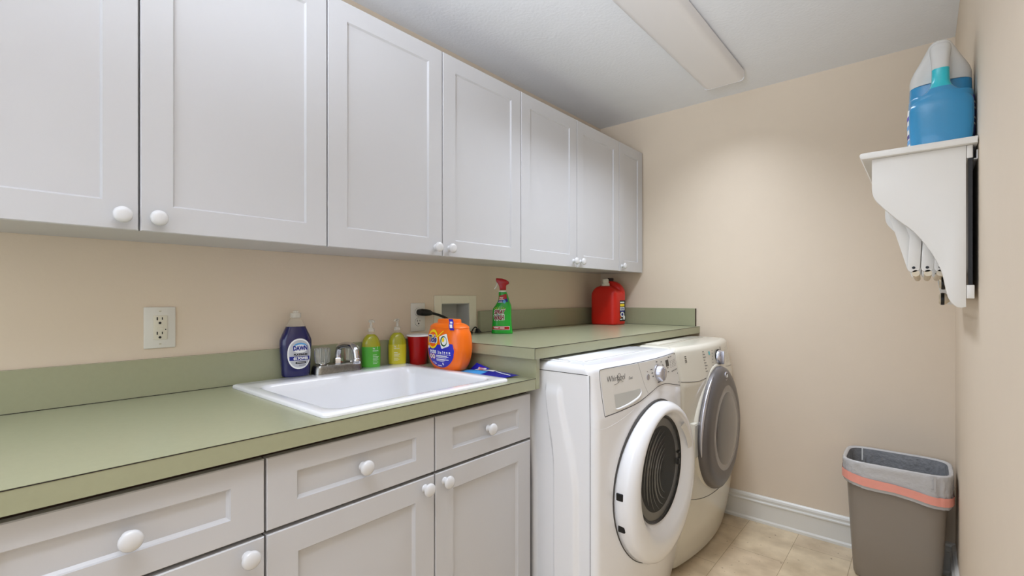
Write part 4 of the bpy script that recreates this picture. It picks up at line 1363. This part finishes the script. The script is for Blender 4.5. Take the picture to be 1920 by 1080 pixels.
b.disc(side(-1), 0.0, 0.060, 0.075, 0.055, M_lwhite, 0, sup=4)
for z, m_ in ((0.020, M_lsky), (0.035, M_lblue), (0.060, M_lsky), (0.085, M_royal)):
    b.grid(lambda y, z_: tuple(Vector(side(-1)(y, z_)) + Vector((-0.0005, 0, 0))), -0.070, 0.05, 10, z, z + 0.011, 1, m_)
b.build('label', r, 40, True)

# ------------------------------------------------------------------ waste bin with liner
BC = (-0.089, 2.575)
r = thing('waste_bin', (BC[0], BC[1], 0), 'taupe rectangular plastic waste bin with grey liner in the corner', 'waste bin')
HB = 0.490
P = [(0.0, 0.128, 0.090), (0.004, 0.137, 0.098), (0.015, 0.142, 0.103), (0.20, 0.153, 0.113), (0.40, 0.163, 0.122), (0.468, 0.166, 0.125), (0.470, 0.172, 0.131), (HB, 0.173, 0.132), (HB + 0.003, 0.170, 0.129)]
PI_ = [(HB + 0.003, 0.167, 0.126), (0.40, 0.160, 0.119), (0.20, 0.150, 0.110), (0.02, 0.138, 0.1)]
nb = 5.0
rs = [sring(a, b_, z, nb, 0, 0, 72) for z, a, b_ in P + PI_]
MB().rings(rs, M_can).build('bin_body', r, 35, True)
def hem(x):
    return 0.402 - 0.055 * (x + 0.17) / 0.34 * 0.6 + 0.004 * math.sin(31 * x + 1)
N = 96
rows = []
rnd = random.Random(4)
wob = [rnd.uniform(-1, 1) for _ in range(N)]
for k in range(9):
    t_ = k / 8
    ring = []
    for i, p in enumerate(sring(1, 1, 0, nb, 0, 0, N)):
        zb = hem(0.17 * p[0])
        z = zb + (HB + 0.004 - zb) * t_
        g = 0.005 + 0.0045 * (1 - t_) + 0.0022 * wob[i] * (1 - t_) * t_ * 4 + 0.0016 * math.sin(17 * t_ + 3 * wob[i])
        a, b_ = 0.166 + 0.007 * t_ + g, 0.125 + 0.007 * t_ + g
        ring.append((a * p[0], b_ * p[1], z))
    rows.append(ring)
for dx, z in ((0.003, HB + 0.0085), (-0.003, HB + 0.0085), (-0.0085, HB + 0.003)):
    rows.append([((0.173 + dx) * p[0], (0.132 + dx) * p[1], z) for p in sring(1, 1, 0, nb, 0, 0, N)])
liner = MB().rings(rows, M_bag, False, False)
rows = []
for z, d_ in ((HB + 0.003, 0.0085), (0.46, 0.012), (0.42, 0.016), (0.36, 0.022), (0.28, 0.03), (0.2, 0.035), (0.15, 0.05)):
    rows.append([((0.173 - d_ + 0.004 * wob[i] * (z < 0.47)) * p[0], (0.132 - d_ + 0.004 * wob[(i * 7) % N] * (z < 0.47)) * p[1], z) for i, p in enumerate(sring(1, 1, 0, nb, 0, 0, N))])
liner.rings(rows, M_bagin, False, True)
def bagy(x, o):
    return -(0.137 + o) * (1 - min(0.999, abs(x / 0.181)) ** nb) ** (1 / nb)
liner.grid(lambda x, z: (x, bagy(x, 0.0075), z), 0.119, 0.1255, 3, 0.437, HB + 0.006, 6, M_bag)
liner.grid(lambda x, z: (x, -bagy(x, -0.020) , z), -0.125, -0.120, 2, 0.44, HB + 0.004, 4, M_lwhite)
lin_o = liner.build('bin_liner', r, 70, True)
rows = []
for k in range(4):
    t_ = k / 3
    ring = []
    for i, p in enumerate(sring(1, 1, 0, nb, 0, 0, N)):
        zb = hem(0.17 * p[0]) + 0.013
        g = 0.0125 + 0.001 * wob[i]
        ring.append(((0.168 + g) * p[0], (0.127 + g) * p[1], zb + (0.034 + 0.003 * wob[i // 8]) * t_))
    rows.append(ring)
MB().rings(rows, M_coral, False, False).build('drawstring', lin_o, 70, True)['label'] = 'coral drawstring band'
